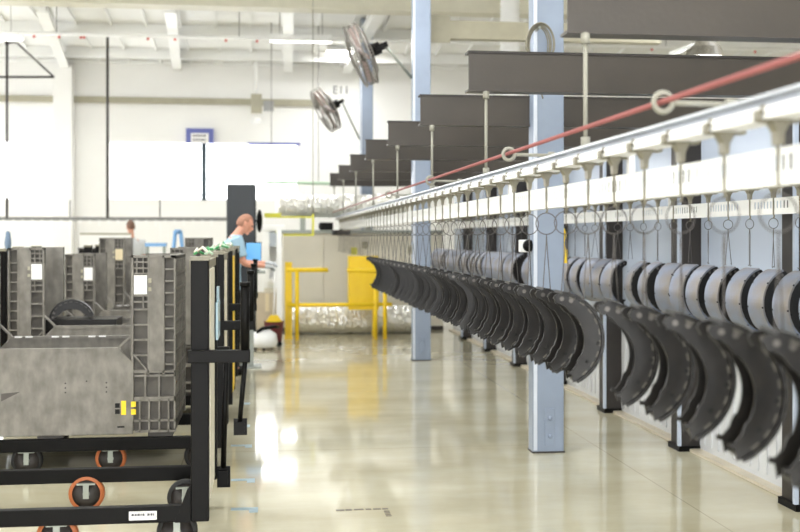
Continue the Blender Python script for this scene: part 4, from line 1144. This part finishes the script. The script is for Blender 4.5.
    for s in ('l', 'r'):
        q.tube([V('sh_'+s)*0.8+V('chest')*0.2, V('sh_'+s), V('sh_'+s).lerp(V('el_'+s), 0.4), V('sh_'+s).lerp(V('el_'+s), 0.72)], [0.075, 0.084, 0.074, 0.07], 20)
    finalize('shirt', [], q, shirtm, e, 0.011, 4)
    verts, edges, radii = [], [], []
    p_ = add(V('pelvis')+Vector((0, 0, 0.03)), (0.165, 0.125))
    for s in ('l', 'r'):
        a_ = add(V('hip_'+s), 0.105, p_); b_ = add(V('kn_'+s), 0.078, a_); add(V('an_'+s)+Vector((0, 0, 0.01)), 0.066, b_)
    finalize('trousers', [skin_mesh('t', verts, edges, radii, 0)], None, M['jeans'], e, 0.014, 3)
    for s in ('l', 'r'):
        a_ = V('an_'+s); q = MB()
        q.sphere(a_+Vector((0.05, 0, -0.045)), 0.06, seg=14, sc=(2.1, 0.75, 0.75)); q.sphere(a_+Vector((-0.02, 0, -0.03)), 0.058, seg=12, sc=(1.0, 0.8, 1.0))
        for v in q.bm.verts: v.co.z = max(v.co.z, 0.0)
        q.build('boot', M['black'], e)
    if gloves:
        for s in ('r', 'l'):
            verts, edges, radii = [], [], []
            dirv = (V('wr_'+s)-V('el_'+s)).normalized(); side = dirv.cross(Vector((0, 0, 1))).normalized(); dn = dirv.lerp(Vector((0, 0, -1)), 0.35).normalized()
            a0_ = add(V('wr_'+s)-dirv*0.02, 0.036); palm = add(V('wr_'+s)+dirv*0.045, 0.042, a0_); pe = V('wr_'+s)+dirv*0.08
            for q, ln in ((-0.034, .066), (-0.0115, .08), (0.0115, .075), (0.034, .06)):
                a_ = add(pe+side*q, 0.0145, palm); b_ = add(pe+side*q*1.15+dn*ln*0.55, 0.0135, a_); add(pe+side*q*1.15+dn*ln*0.55+dn.lerp(Vector((0, 0, -1)), 0.5).normalized()*ln*0.45, 0.0125, b_)
            sg = 1 if s == 'r' else -1
            a_ = add(V('wr_'+s)+dirv*0.04-side*0.04*sg, 0.016, palm); add(V('wr_'+s)+dirv*0.09-side*0.068*sg-Vector((0, 0, 0.015)), 0.013, a_)
            finalize('glove', [skin_mesh('g', verts, edges, radii, 0)], None, gloves, e, 0.006, 2)
    return tag(e, lab, 'person')
# the worker: leaning over the table, looking down at his hands
J = dict(pelvis=(-0.03, 0, 1.02), waist=(-0.03, 0, 1.18), chest=(0.0, 0, 1.42), neckbase=(0.05, 0, 1.575), neck=(0.085, 0, 1.615), head=(0.145, 0, 1.70),
    sh_l=(0.02, 0.2, 1.50), el_l=(0.16, 0.25, 1.25), wr_l=(0.40, 0.18, 1.25), sh_r=(0.02, -0.2, 1.50), el_r=(0.1, -0.25, 1.25), wr_r=(0.33, -0.19, 1.225),
    hip_l=(0, 0.09, 0.92), kn_l=(0.03, 0.1, 0.5), an_l=(0, 0.11, 0.09), hip_r=(0, -0.09, 0.92), kn_r=(0.02, -0.1, 0.5), an_r=(-0.02, -0.11, 0.09))
person((-0.345, 12.66, 0), math.radians(8), 'man in a light blue t-shirt and grey gloves, working bent over a table', J, M['hair'], M['skin'], M['shirt'], math.radians(24), M['glove'])
J2 = dict(J); J2.update(waist=(0, 0, 1.14), chest=(0, 0, 1.37), neckbase=(0, 0, 1.54), neck=(0.005, 0, 1.61), head=(0.02, 0, 1.735), el_l=(0.02, 0.25, 1.17), wr_l=(0.1, 0.26, 0.93), el_r=(0.02, -0.25, 1.17), wr_r=(0.1, -0.26, 0.93), sh_l=(0, 0.19, 1.46), sh_r=(0, -0.19, 1.46))
p = atY(131, 240, 19.8)
person((p.x, 19.8, 0), math.radians(120), 'person with brown hair seen only head high behind the far containers', J2, M['hair2'], M['skin2'], M['shirt2'], 0.05)
